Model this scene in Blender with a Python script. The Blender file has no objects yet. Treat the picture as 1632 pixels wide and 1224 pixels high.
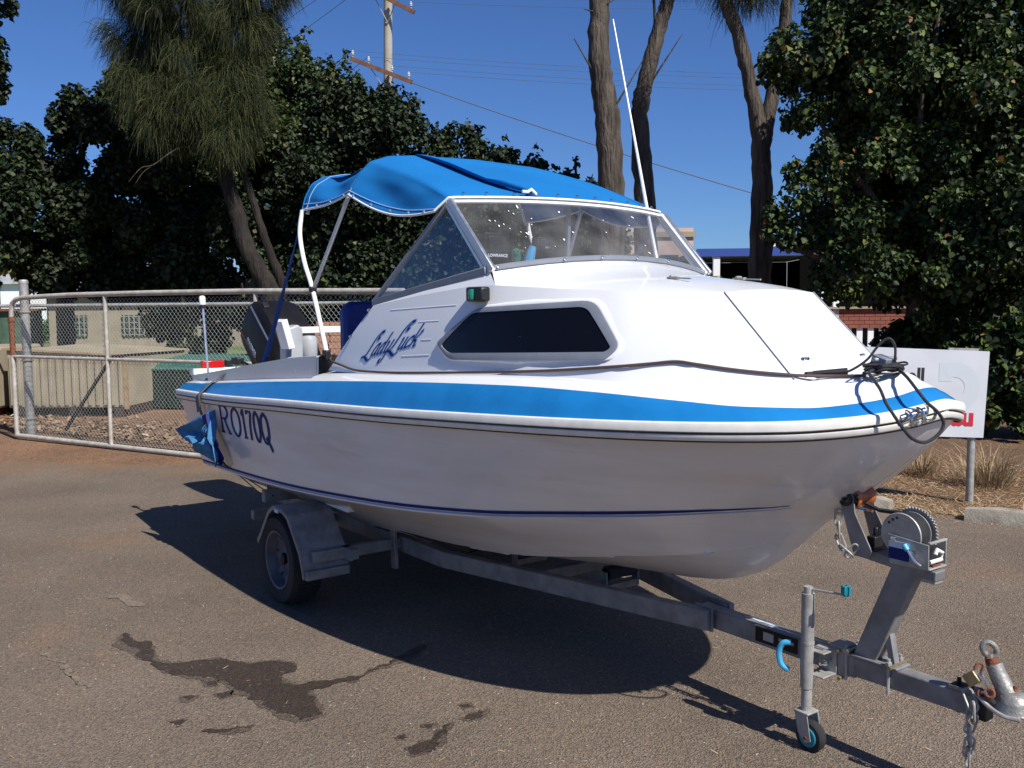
import bpy, bmesh, math, random
import numpy as np
from mathutils import Vector, Matrix
from mathutils.bvhtree import BVHTree
sc = bpy.context.scene
R = math.radians
# ---------------------------------------------------------------- camera, sky, sun, exposure
cam = bpy.data.objects.new('camera', bpy.data.cameras.new('camera'))
sc.collection.objects.link(cam); sc.camera = cam
cam.data.sensor_width = 36; cam.data.lens = 1507/1632*36
cam.data.clip_start = .05; cam.data.clip_end = 900
cam.matrix_world = Matrix.Translation((0, 0, 1.65)) @ Matrix.Rotation(math.pi/2-.083, 4, 'X') @ Matrix.Rotation(-.009, 4, 'Z')
YAW = R(36.1); FX, FY = math.sin(YAW), -math.cos(YAW)
BOAT_M = Matrix.Translation((1.236, 3.401, 0)) @ Matrix.Rotation(math.atan2(FY, FX), 4, 'Z')
# light travels towards the stern: (-.92, -.06, -1) in the boat's own axes
lt = BOAT_M.to_3x3() @ Vector((-.92, -.07, -1.0)); to_sun = (-lt).normalized()
sun_el = math.asin(to_sun.z); sun_az = math.atan2(to_sun.x, to_sun.y)
w = bpy.data.worlds.new('World'); sc.world = w; w.use_nodes = True
nt = w.node_tree; bg = nt.nodes['Background']; sk = nt.nodes.new('ShaderNodeTexSky')
sk.sky_type = 'NISHITA'; sk.sun_disc = False; sk.sun_elevation = sun_el; sk.sun_rotation = sun_az
sk.altitude = 600; sk.air_density = 1.0; sk.dust_density = .3; sk.ozone_density = 4.5
tn = nt.nodes.new('ShaderNodeMix'); tn.data_type = 'RGBA'; tn.blend_type = 'MULTIPLY'; tn.inputs[0].default_value = 1; tn.inputs[7].default_value = (.54, .76, 1.14, 1)
nt.links.new(sk.outputs[0], tn.inputs[6]); nt.links.new(tn.outputs[2], bg.inputs[0]); bg.inputs[1].default_value = .066
sl = bpy.data.lights.new('sun', 'SUN'); sl.energy = 4.8; sl.angle = R(.5); sl.color = (1, .955, .88)
so = bpy.data.objects.new('sun', sl); sc.collection.objects.link(so)
so.rotation_euler = to_sun.to_track_quat('Z', 'Y').to_euler()
sc.view_settings.view_transform = 'Standard'; sc.view_settings.look = 'None'
sc.view_settings.exposure = .42; sc.view_settings.gamma = 1; sc.view_settings.use_curve_mapping = False
sc.render.resolution_x = 1024; sc.render.resolution_y = 768
sc.cycles.max_bounces = 8; sc.cycles.transparent_max_bounces = 16
random.seed(7)
# ---------------------------------------------------------------- helpers
def link(o, parent=None):
    sc.collection.objects.link(o)
    if parent: o.parent = parent
    return o
def tag(o, label=None, cat=None, group=None, kind=None):
    if label: o['label'] = label
    if cat: o['category'] = cat
    if group: o['group'] = group
    if kind: o['kind'] = kind
    return o
def empty(name, loc=(0, 0, 0), rz=0, mat=None):
    o = bpy.data.objects.new(name, None); o.empty_display_size = .1; link(o)
    if mat is not None: o.matrix_world = mat
    else: o.location = loc; o.rotation_euler = (0, 0, rz)
    return o
def V(*a): return Vector(a)
class MB:
    def __init__(s): s.v = []; s.f = []
    def add(s, vs, fs):
        k = len(s.v); s.v += [tuple(p) for p in vs]; s.f += [tuple(i+k for i in f) for f in fs]; return s
    def box(s, c, d, rot=None):
        m = rot.to_3x3() if rot is not None else Matrix.Identity(3); c = Vector(c)
        vs = [c + m @ Vector((x*d[0]/2, y*d[1]/2, z*d[2]/2)) for x in (-1, 1) for y in (-1, 1) for z in (-1, 1)]
        return s.add(vs, [(0, 1, 3, 2), (4, 6, 7, 5), (0, 4, 5, 1), (2, 3, 7, 6), (0, 2, 6, 4), (1, 5, 7, 3)])
    def bar(s, a, b, wd, ht, up=(0, 0, 1)):
        a, b = Vector(a), Vector(b); x = (b-a).normalized(); y = Vector(up).cross(x).normalized(); z = x.cross(y)
        m = Matrix((x, y, z)).transposed()
        return s.box((a+b)/2, ((b-a).length, wd, ht), m)
    def tube(s, path, r, n=8, cap=True, closed=False):
        P = [Vector(p) for p in path]; N = len(P); rr = r if isinstance(r, (list, tuple)) else [r]*N
        up = None; rings = []
        for i in range(N):
            if closed: t = P[(i+1) % N]-P[i-1]
            else: t = P[min(i+1, N-1)]-P[max(i-1, 0)]
            t.normalize()
            if up is None: up = Vector((0, 0, 1)) if abs(t.z) < .9 else Vector((1, 0, 0))
            u = (up - t*up.dot(t)); u.normalize(); up = u; v = t.cross(u)
            rings.append([P[i] + (u*math.cos(2*math.pi*k/n)+v*math.sin(2*math.pi*k/n))*rr[i] for k in range(n)])
        vs = [p for g in rings for p in g]; fs = []
        for i in range(N if closed else N-1):
            for k in range(n):
                a = i*n+k; b = i*n+(k+1) % n; j = (i+1) % N
                fs.append((a, b, j*n+(k+1) % n, j*n+k))
        if cap and not closed: fs.append(tuple(range(n))[::-1]); fs.append(tuple((N-1)*n+k for k in range(n)))
        return s.add(vs, fs)
    def lathe(s, prof, c=(0, 0, 0), axis=(0, 0, 1), n=24):
        ax = Vector(axis).normalized(); u = ax.orthogonal().normalized(); v = ax.cross(u); c = Vector(c)
        vs = [c + ax*h + (u*math.cos(2*math.pi*k/n)+v*math.sin(2*math.pi*k/n))*max(r, 1e-4) for r, h in prof for k in range(n)]
        fs = [(i*n+k, i*n+(k+1) % n, (i+1)*n+(k+1) % n, (i+1)*n+k) for i in range(len(prof)-1) for k in range(n)]
        return s.add(vs, fs)
    def prism(s, poly, off):  # poly: 3D points of one face, off: extrusion vector
        P = [Vector(p) for p in poly]; n = len(P); o = Vector(off)
        return s.add(P+[p+o for p in P], [tuple(range(n))[::-1], tuple(range(n, 2*n))]+[(i, (i+1) % n, n+(i+1) % n, n+i) for i in range(n)])
    def grid(s, rows, flip=False):
        k = len(rows[0]); vs = [p for r in rows for p in r]; fs = []
        for i in range(len(rows)-1):
            for j in range(k-1):
                q = (i*k+j, i*k+j+1, (i+1)*k+j+1, (i+1)*k+j); fs.append(q[::-1] if flip else q)
        return s.add(vs, fs)
    def torus(s, c, axis, R0, r, n=20, m=8, sc2=1.0):
        ax = Vector(axis).normalized(); u = ax.orthogonal().normalized(); v = ax.cross(u); c = Vector(c)
        return s.tube([c+u*math.cos(2*math.pi*k/n)*R0+v*math.sin(2*math.pi*k/n)*R0*sc2 for k in range(n)], r, m, closed=True)
    def build(s, name, m, parent=None, smooth=35, bevel=0, solid=0, fix=True):
        me = bpy.data.meshes.new(name); me.from_pydata([tuple(p) for p in s.v], [], s.f)
        if fix or smooth:
            bm = bmesh.new(); bm.from_mesh(me)
            if fix: bmesh.ops.recalc_face_normals(bm, faces=bm.faces)
            if smooth:
                a = R(smooth)
                for f in bm.faces: f.smooth = True
                for e in bm.edges:
                    if len(e.link_faces) == 2 and e.calc_face_angle(0) > a: e.smooth = False
            bm.to_mesh(me); bm.free()
        me.materials.append(m); o = bpy.data.objects.new(name, me); link(o, parent)
        if solid:
            q = o.modifiers.new('solid', 'SOLIDIFY'); q.thickness = solid; q.offset = 0
        if bevel:
            q = o.modifiers.new('bevel', 'BEVEL'); q.width = bevel; q.segments = 2; q.limit_method = 'ANGLE'
        return o
def link_chain(mb, pts, r, L, wd):
    # chain of links along a polyline of points, each link an elongated ring, alternately turned
    P = [Vector(p) for p in pts]
    for i in range(len(P)-1):
        a, b = P[i], P[i+1]; d = (b-a).normalized(); c = (a+b)/2
        sd = d.orthogonal().normalized(); 
        if i % 2: sd = d.cross(sd)
        ring = []
        for k in range(14):
            t = 2*math.pi*k/14; x = math.cos(t); y = math.sin(t)
            ring.append(c+d*(x*wd*.5+(L/2-wd*.3)*(1 if x > 0 else -1))+sd*y*wd*.5)
        mb.tube(ring, r, 6, closed=True)
# ---- materials
def mat(name, col, rough=.5, metal=0, var=0, vscale=5, bump=0, bscale=200, coat=0, spec=None, col2=None, dirt=0, trans=0, detail=4):
    m = bpy.data.materials.new(name); m.use_nodes = True; t = m.node_tree; N = t.nodes; Lk = t.links
    b = N['Principled BSDF']; b.inputs['Base Color'].default_value = (*col, 1); b.inputs['Roughness'].default_value = rough
    b.inputs['Metallic'].default_value = metal
    if coat: b.inputs['Coat Weight'].default_value = coat; b.inputs['Coat Roughness'].default_value = .05
    if spec is not None: b.inputs['Specular IOR Level'].default_value = spec
    if var or bump or col2:
        tc = N.new('ShaderNodeTexCoord')
    if var or col2:
        n = N.new('ShaderNodeTexNoise'); n.inputs['Scale'].default_value = vscale; n.inputs['Detail'].default_value = detail
        Lk.new(tc.outputs['Object'], n.inputs['Vector'])
        r = N.new('ShaderNodeValToRGB'); c2 = col2 or tuple(c*(1-var) for c in col)
        r.color_ramp.elements[0].position = .35; r.color_ramp.elements[1].position = .65
        r.color_ramp.elements[0].color = (*c2, 1); r.color_ramp.elements[1].color = (*[min(1, c*(1+var*.3)) for c in col], 1)
        Lk.new(n.outputs[0], r.inputs[0]); Lk.new(r.outputs[0], b.inputs['Base Color'])
        mr = N.new('ShaderNodeMapRange'); mr.inputs[3].default_value = max(0, rough-.08); mr.inputs[4].default_value = min(1, rough+.1)
        Lk.new(n.outputs[0], mr.inputs[0]); Lk.new(mr.outputs[0], b.inputs['Roughness'])
    if bump:
        n2 = N.new('ShaderNodeTexNoise'); n2.inputs['Scale'].default_value = bscale; n2.inputs['Detail'].default_value = 3
        Lk.new(tc.outputs['Object'], n2.inputs['Vector'])
        bp = N.new('ShaderNodeBump'); bp.inputs['Strength'].default_value = bump; bp.inputs['Distance'].default_value = .01
        Lk.new(n2.outputs[0], bp.inputs['Height']); Lk.new(bp.outputs[0], b.inputs['Normal'])
    return m
def leaf_mat(name, cols, trans=.28, rough=.45, tint=None):
    m = bpy.data.materials.new(name); m.use_nodes = True; t = m.node_tree; N = t.nodes; Lk = t.links
    b = N['Principled BSDF']; g = N.new('ShaderNodeNewGeometry'); r = N.new('ShaderNodeValToRGB')
    e = r.color_ramp.elements
    while len(e) < len(cols): e.new(.5)
    for i, (p, c) in enumerate(cols): e[i].position = p; e[i].color = (*c, 1)
    Lk.new(g.outputs['Random Per Island'], r.inputs[0]); Lk.new(r.outputs[0], b.inputs['Base Color'])
    b.inputs['Roughness'].default_value = rough; b.inputs['Specular IOR Level'].default_value = .35
    tr = N.new('ShaderNodeBsdfTranslucent'); mx = N.new('ShaderNodeMixShader'); mx.inputs[0].default_value = trans
    Lk.new(r.outputs[0], tr.inputs[0]); Lk.new(b.outputs[0], mx.inputs[1]); Lk.new(tr.outputs[0], mx.inputs[2])
    Lk.new(mx.outputs[0], N['Material Output'].inputs[0]); return m
def glass_mat(name, tint, haze, tr, rough=.03):
    m = bpy.data.materials.new(name); m.use_nodes = True; t = m.node_tree; N = t.nodes; Lk = t.links
    N.remove(N['Principled BSDF']); T = N.new('ShaderNodeBsdfTransparent'); T.inputs[0].default_value = (*tint, 1)
    G = N.new('ShaderNodeBsdfGlossy'); G.inputs['Roughness'].default_value = rough; G.inputs[0].default_value = (1, 1, 1, 1)
    D = N.new('ShaderNodeBsdfDiffuse'); D.inputs[0].default_value = (.6, .6, .6, 1)
    tc = N.new('ShaderNodeTexCoord'); n = N.new('ShaderNodeTexNoise'); n.inputs['Scale'].default_value = 4; n.inputs['Detail'].default_value = 8
    Lk.new(tc.outputs['Object'], n.inputs['Vector'])
    mr = N.new('ShaderNodeMapRange'); mr.inputs[1].default_value = .38; mr.inputs[2].default_value = .75; mr.inputs[3].default_value = haze*.4; mr.inputs[4].default_value = haze*2
    Lk.new(n.outputs[0], mr.inputs[0])
    fr = N.new('ShaderNodeFresnel'); fr.inputs[0].default_value = 1.45
    fm_ = N.new('ShaderNodeMath'); fm_.operation = 'MULTIPLY'; fm_.inputs[1].default_value = tr; m1 = N.new('ShaderNodeMixShader'); m2 = N.new('ShaderNodeMixShader')
    Lk.new(mr.outputs[0], m1.inputs[0]); Lk.new(T.outputs[0], m1.inputs[1]); Lk.new(D.outputs[0], m1.inputs[2])
    Lk.new(fr.outputs[0], fm_.inputs[0]); Lk.new(fm_.outputs[0], m2.inputs[0]); Lk.new(m1.outputs[0], m2.inputs[1]); Lk.new(G.outputs[0], m2.inputs[2])
    Lk.new(m2.outputs[0], N['Material Output'].inputs[0]); return m
def ground_mat(name, base, specks, dirtcol, dirt_amt, bump, rough=.85, gscale=1., dirt_y=None):
    """aggregate surface: large tone drift + fine stones + pits"""
    m = bpy.data.materials.new(name); m.use_nodes = True; t = m.node_tree; N = t.nodes; Lk = t.links
    b = N['Principled BSDF']; b.inputs['Roughness'].default_value = rough; b.inputs['Specular IOR Level'].default_value = .25
    tc = N.new('ShaderNodeTexCoord')
    def noise(s, d=4, ro=.55):
        n = N.new('ShaderNodeTexNoise'); n.inputs['Scale'].default_value = s; n.inputs['Detail'].default_value = d; n.inputs['Roughness'].default_value = ro
        Lk.new(tc.outputs['Object'], n.inputs['Vector']); return n.outputs[0]
    def ramp(src, a, b_, ca, cb):
        r = N.new('ShaderNodeValToRGB'); r.color_ramp.elements[0].position = a; r.color_ramp.elements[1].position = b_
        r.color_ramp.elements[0].color = (*ca, 1); r.color_ramp.elements[1].color = (*cb, 1); Lk.new(src, r.inputs[0]); return r.outputs[0]
    def mix(f, a, b_, mode='MIX'):
        x = N.new('ShaderNodeMix'); x.data_type = 'RGBA'; x.blend_type = mode
        if isinstance(f, float): x.inputs[0].default_value = f
        else: Lk.new(f, x.inputs[0])
        Lk.new(a, x.inputs[6]); Lk.new(b_, x.inputs[7]); return x.outputs[2]
    drift = ramp(noise(.9, 6), .3, .7, tuple(c*.80 for c in base), tuple(c*1.16 for c in base))
    v = N.new('ShaderNodeTexVoronoi'); v.inputs['Scale'].default_value = 150*gscale; Lk.new(tc.outputs['Object'], v.inputs['Vector'])
    sp = N.new('ShaderNodeSeparateColor'); Lk.new(v.outputs['Color'], sp.inputs[0])
    st = ramp(sp.outputs[0], 0, 1, (.62, .62, .62), (1.42, 1.36, 1.3)); c = mix(1.0, drift, st, 'MULTIPLY')
    v2 = N.new('ShaderNodeTexVoronoi'); v2.inputs['Scale'].default_value = 60*gscale; Lk.new(tc.outputs['Object'], v2.inputs['Vector'])
    sp2 = N.new('ShaderNodeSeparateColor'); Lk.new(v2.outputs['Color'], sp2.inputs[0])
    hi = ramp(sp2.outputs[1], .965, .975, (0, 0, 0), (1, 1, 1)); dot = ramp(v2.outputs['Distance'], .22, .3, (1, 1, 1), (0, 0, 0))
    rgb = N.new('ShaderNodeRGB'); rgb.outputs[0].default_value = (*specks, 1)
    mul = N.new('ShaderNodeMath'); mul.operation = 'MULTIPLY'; Lk.new(hi, mul.inputs[0]); Lk.new(dot, mul.inputs[1])
    c = mix(mul.outputs[0], c, rgb.outputs[0])
    lo = ramp(sp2.outputs[2], .93, .94, (0, 0, 0), (1, 1, 1)); mul2 = N.new('ShaderNodeMath'); mul2.operation = 'MULTIPLY'; Lk.new(lo, mul2.inputs[0]); Lk.new(dot, mul2.inputs[1])
    dk = N.new('ShaderNodeRGB'); dk.outputs[0].default_value = (*[x*.3 for x in base], 1); c = mix(mul2.outputs[0], c, dk.outputs[0])
    d = N.new('ShaderNodeRGB'); d.outputs[0].default_value = (*dirtcol, 1)
    df = ramp(noise(.55, 8, .68), .56, .78, (0, 0, 0), (dirt_amt,)*3)
    if dirt_y is not None:  # soil spreads over the seal towards the gate side (object y)
        sx = N.new('ShaderNodeSeparateXYZ'); Lk.new(tc.outputs['Object'], sx.inputs[0])
        nn = noise(1.3, 7, .65); am = N.new('ShaderNodeMath'); am.operation = 'MULTIPLY_ADD'; Lk.new(nn, am.inputs[0]); am.inputs[1].default_value = 3.4; Lk.new(sx.outputs[1], am.inputs[2])
        g = N.new('ShaderNodeMapRange'); g.inputs[1].default_value = dirt_y; g.inputs[2].default_value = dirt_y+1.6; Lk.new(am.outputs[0], g.inputs[0])
        mxx = N.new('ShaderNodeMath'); mxx.operation = 'MAXIMUM'; Lk.new(df, mxx.inputs[0]); Lk.new(g.outputs[0], mxx.inputs[1]); df = mxx.outputs[0]
    dd = mix(1.0, d.outputs[0], st, 'MULTIPLY')
    c = mix(df, c, dd); Lk.new(c, b.inputs['Base Color'])
    bp = N.new('ShaderNodeBump'); bp.inputs['Strength'].default_value = bump; bp.inputs['Distance'].default_value = .012
    ad = N.new('ShaderNodeMath'); ad.operation = 'ADD'; Lk.new(v.outputs['Distance'], ad.inputs[0]); Lk.new(noise(40*gscale, 5), ad.inputs[1])
    Lk.new(ad.outputs[0], bp.inputs['Height']); Lk.new(bp.outputs[0], b.inputs['Normal']); return m
M = dict(
 gel=mat('white_gelcoat', (.78, .79, .80), .3, coat=.5, var=.05, vscale=1.5), hull=mat('hull_gelcoat', (.76, .75, .745), .2, coat=.4, col2=(.66, .635, .61), vscale=2.0, detail=7),
 blue=mat('blue_gelcoat', (.012, .20, .52), .3, coat=.5, var=.12, vscale=8), navy=mat('navy_vinyl', (.008, .018, .14), .6, spec=.2), ltblue=mat('light_blue_vinyl', (.16, .32, .68), .5), pale=mat('pale_vinyl', (.5, .6, .78), .4),
 rail=mat('white_rubber_rail', (.75, .73, .68), .4, var=.08, vscale=20), dark=mat('brown_rubber_line', (.05, .035, .03), .6), black=mat('black_plastic', (.012, .012, .014), .45), rubber=mat('tyre_rubber', (.018, .018, .019), .85, var=.3, vscale=30),
 alu=mat('anodised_aluminium', (.62, .63, .65), .32, metal=.85, var=.1, vscale=30), whitepaint=mat('white_painted_tube', (.78, .78, .77), .35, var=.06, vscale=20),
 steel=mat('stainless_steel', (.7, .7, .7), .15, metal=1), galv=mat('galvanised_steel', (.42, .42, .40), .55, metal=.35, col2=(.30, .29, .27), vscale=18, bump=.15, bscale=60),
 cast=mat('cast_steel', (.30, .295, .28), .5, metal=.4, col2=(.20, .19, .17), vscale=30, bump=.3, bscale=80), rust=mat('rusty_steel', (.24, .08, .035), .85, col2=(.12, .045, .025), vscale=40, bump=.4, bscale=90), rimp=mat('rim_paint', (.11, .11, .125), .5, var=.3, vscale=14), silver=mat('silver_trailer_paint', (.25, .248, .25), .5, metal=.2, col2=(.165, .160, .158), vscale=14, bump=.12, bscale=120),
 canvas=mat('blue_canvas', (.011, .165, .45), .9, spec=.1, col2=(.010, .140, .39), vscale=2.5, bump=.35, bscale=420), canvasdk=mat('blue_canvas_hem', (.01, .10, .30), .9, spec=.1),
 stitch=mat('pale_stitching', (.35, .5, .7), .8), piping=mat('white_piping', (.8, .8, .78), .5), seat=mat('navy_vinyl_seat', (.012, .03, .22), .4, var=.1, vscale=10), charcoal=mat('charcoal_paint', (.007, .0065, .007), .5, spec=.3, var=.15, vscale=6),
 green=mat('green_lens', (.01, .22, .13), .15, coat=.6), red=mat('red_lens', (.5, .01, .01), .2, coat=.5), orange=mat('orange_polyurethane', (.42, .10, .018), .35, coat=.3, col2=(.30, .07, .015), vscale=25),
 teal=mat('teal_plastic', (.01, .20, .26), .5), skyblue=mat('sky_blue_plastic', (.06, .38, .62), .35), brass=mat('tarnished_brass', (.40, .33, .20), .4, metal=.8, var=.2, vscale=40), cord=mat('brown_cable', (.075, .045, .04), .6), blackrope=mat('black_rope', (.02, .02, .024), .7, bump=.5, bscale=300),
 cloth=mat('blue_towelling', (.09, .25, .45), .95, spec=.05, col2=(.06, .19, .37), vscale=25, bump=.6, bscale=160), strap=mat('grey_webbing', (.17, .15, .15), .85, var=.3, vscale=60, bump=.3, bscale=300),
 white=mat('white_paint', (.8, .8, .8), .4), grey=mat('grey_plastic', (.38, .40, .42), .5, var=.1, vscale=10), greyalu=mat('dull_grey_trim', (.24, .26, .30), .45, metal=.25, var=.08, vscale=15),
 sideglass=glass_mat('clear_acrylic', (.80, .83, .87), .030, .13), glass=glass_mat('scratched_acrylic', (.72, .75, .82), .085, .3), tint=mat('tinted_acrylic', (.004, .004, .006), .05, spec=.35),
)

_t = M['hull'].node_tree
for nd in list(_t.nodes):
    if nd.type == 'TEX_NOISE':
        mp = _t.nodes.new('ShaderNodeMapping'); mp.inputs['Scale'].default_value = (.45, .6, 3.6); src = nd.inputs['Vector'].links[0].from_socket; _t.links.new(src, mp.inputs['Vector']); _t.links.new(mp.outputs[0], nd.inputs['Vector'])

_n = _t.nodes; _b = _n['Principled BSDF']; _src = _b.inputs['Base Color'].links[0].from_socket
_tc = _n.new('ShaderNodeTexCoord'); _mp = _n.new('ShaderNodeMapping'); _mp.inputs['Scale'].default_value = (.7, .7, 5); _nz = _n.new('ShaderNodeTexNoise'); _nz.inputs['Scale'].default_value = 2.4; _nz.inputs['Detail'].default_value = 8; _nz.inputs['Roughness'].default_value = .65
_r = _n.new('ShaderNodeValToRGB'); _r.color_ramp.elements[0].position = .56; _r.color_ramp.elements[1].position = .80; _r.color_ramp.elements[0].color = (0, 0, 0, 1); _r.color_ramp.elements[1].color = (.32, .32, .32, 1)
_mx = _n.new('ShaderNodeMix'); _mx.data_type = 'RGBA'; _mx.inputs[7].default_value = (.36, .29, .22, 1)
_t.links.new(_tc.outputs['Object'], _mp.inputs['Vector']); _t.links.new(_mp.outputs[0], _nz.inputs['Vector']); _t.links.new(_nz.outputs[0], _r.inputs[0]); _t.links.new(_r.outputs[0], _mx.inputs[0]); _t.links.new(_src, _mx.inputs[6]); _t.links.new(_mx.outputs[2], _b.inputs['Base Color'])
def lerp_table(t, x):
    if x<=t[0][0]: return t[0][1]
    for (a,b),(c,d) in zip(t,t[1:]):
        if x<=c: return b+(d-b)*(x-a)/(c-a)
    return t[-1][1]
def smooth_table(t):
    # monotone-ish catmull resample
    xs=[p[0] for p in t]; ys=[p[1] for p in t]; n=len(t); out=[]
    m=[]
    for i in range(n):
        if i==0: m.append((ys[1]-ys[0])/(xs[1]-xs[0]))
        elif i==n-1: m.append((ys[-1]-ys[-2])/(xs[-1]-xs[-2]))
        else:
            a=(ys[i]-ys[i-1])/(xs[i]-xs[i-1]); b=(ys[i+1]-ys[i])/(xs[i+1]-xs[i])
            m.append(0 if a*b<=0 else 2*a*b/(a+b))
    for i in range(n-1):
        h=xs[i+1]-xs[i]
        for k in range(8):
            s=k/8; h00=2*s**3-3*s*s+1;h10=s**3-2*s*s+s;h01=-2*s**3+3*s*s;h11=s**3-s*s
            out.append((xs[i]+s*h,h00*ys[i]+h10*h*m[i]+h01*ys[i+1]+h11*h*m[i+1]))
    out.append((xs[-1],ys[-1])); return out
# half beam at the sheer, boat frame (x forward, y port, z up)
BEAM=smooth_table([(-4.86,.95),(-4,.99),(-3,1.02),(-2,1.0),(-1.2,.92),(-.6,.79),(-.2,.645),(.1,.45),(.225,.30),(.30,.18),(.337,.083),(.352,.0)])
SHEER=smooth_table([(-4.86,1.04),(-4,1.067),(-2.8,1.124),(-1.8,1.162),(-1.14,1.187),(-.66,1.202),(-.3,1.214),(.067,1.231),(.195,1.245),(.275,1.262),(.325,1.284),(.352,1.308),(.402,1.31)])
STRT=smooth_table([(-4.86,1.115),(-4.497,1.135),(-2.937,1.242),(-1.894,1.303),(-1.206,1.33),(-.876,1.336),(-.583,1.331),(-.236,1.314),(-.051,1.303),(.117,1.302),(.225,1.316),(.30,1.337),(.352,1.368),(.402,1.37)])
CH_K=smooth_table([(-4.86,.93),(-3,.93),(-2,.89),(-1.3,.80),(-.9,.70),(-.6,.61),(-.35,.49),(-.1,.33),(.402,.3)])
CH_Z=smooth_table([(-4.86,.56),(-4.3,.578),(-3.1,.63),(-2.0,.69),(-1.3,.74),(-.9,.785),(-.6,.822),(-.35,.86),(-.1,.905),(.1,1.03),(.402,1.291)])
STK_Y=smooth_table([(-4.86,.56),(-2,.52),(-1.5,.47),(-1.1,.40),(-.8,.33),(-.5,.22),(-.3,.10),(.402,.0)])
STK_Z=smooth_table([(-4.86,.42),(-3,.42),(-2,.47),(-1.5,.505),(-1.1,.565),(-.8,.62),(-.5,.675),(-.3,.735),(.402,1.29)])
STEM=smooth_table([(-4.86,.34),(-3,.36),(-1.8,.385),(-1.189,.423),(-.791,.462),(-.546,.512),(-.386,.585),(-.266,.675),(-.153,.785),(-.02,.912),(.105,1.015),(.222,1.115),(.305,1.212),(.352,1.27),(.402,1.275)])
BEAMf=lambda x:lerp_table(BEAM,x)
# cabin starboard stations: base, shoulder (port side is mirrored)
CB=[(-2.50,-.86,1.355),(-2.0,-.85,1.36),(-1.55,-.82,1.365),(-1.45,-.81,1.366),(-1.0,-.74,1.372),(-.6,-.64,1.378),(-.3,-.50,1.382),(-.047,-.282,1.384)]
CS=[(-2.17,-.79,1.655),(-1.78,-.755,1.70),(-1.42,-.72,1.733),(-1.25,-.70,1.735),(-.95,-.60,1.715),(-.68,-.49,1.70),(-.5,-.38,1.695),(-.38,-.268,1.691)]
CK=[(-2.17,-.79,1.655),(-1.75,-.735,1.73),(-1.33,-.675,1.80),(-1.33,-.675,1.80)]
def poly_pt(P,s):
    i=min(max(int(s),0),len(P)-2); f=s-i
    return tuple(a+(b-a)*f for a,b in zip(P[i],P[i+1]))
def cab_pt(s,h,out=0.0):
    b=poly_pt(CB,s); t=poly_pt(CS,s)
    p=[b[k]+(t[k]-b[k])*h for k in range(3)]
    p[1]-=.008*math.sin(math.pi*min(max(h,0),1))*min(1,max(0,(7-s)/2.))+out
    p[0]+=out*.35*max(0,s-3.5)
    p[2]+=out*.35
    return tuple(p)
def hull_y(x,z):
    zb=lerp_table(CH_Z,x); zt=lerp_table(SHEER,x); f=(z-zb)/(zt-zb)
    b=BEAMf(x); k=lerp_table(CH_K,x); g=f+.25*f*(1-f)*(1 if x<-1 else 1)
    return b*(k+(1-k)*g)
# ---------------------------------------------------------------- SETTING: ground
def struct(name, mb, m, parent=None, **k):
    o = mb.build(name, m, parent, **k); o['kind'] = 'structure'; return o
soil_m = ground_mat('bare_soil', (.21, .125, .075), (.42, .34, .24), (.26, .145, .078), .8, .9, gscale=.45)
asph_m = ground_mat('old_asphalt', (.160, .128, .100), (.42, .38, .32), (.23, .138, .078), .75, .6, rough=.8, dirt_y=10.9)
mb = MB(); mb.grid([[(x, y, 0) for x in (-160, -40, 0, 40, 160)] for y in (-60, 0, 30, 260)]); ground = struct('ground', mb, soil_m, smooth=0, fix=False)
rnd = random.Random(11)
edge = [(-14, 11.6), (-9, 10.9), (-6, 10.4), (-4.5, 10.0), (-2, 9.6), (0, 9.2), (1.5, 8.9), (2.4, 8.0), (2.9, 7.5), (3.4, 7.12), (3.9, 6.75), (5.5, 5.6), (9, 3.2), (14, 0)]
pe = []
for (a, b), (c, d) in zip(edge, edge[1:]):
    for k in range(14): t = k/14; pe.append((a+(c-a)*t, b+(d-b)*t+rnd.gauss(0, .035)))
mb = MB(); P = [(-40, -30)]+[(-40, 12.5)]+pe+[(14, -30)]
rows = [[(x, y, .004), (x, -30, .004)] for x, y in [(-40, 12.5)]+pe]; mb.grid(rows); road = struct('asphalt', mb, asph_m, smooth=0, fix=False)
for p in road.data.polygons:
    pass
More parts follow.
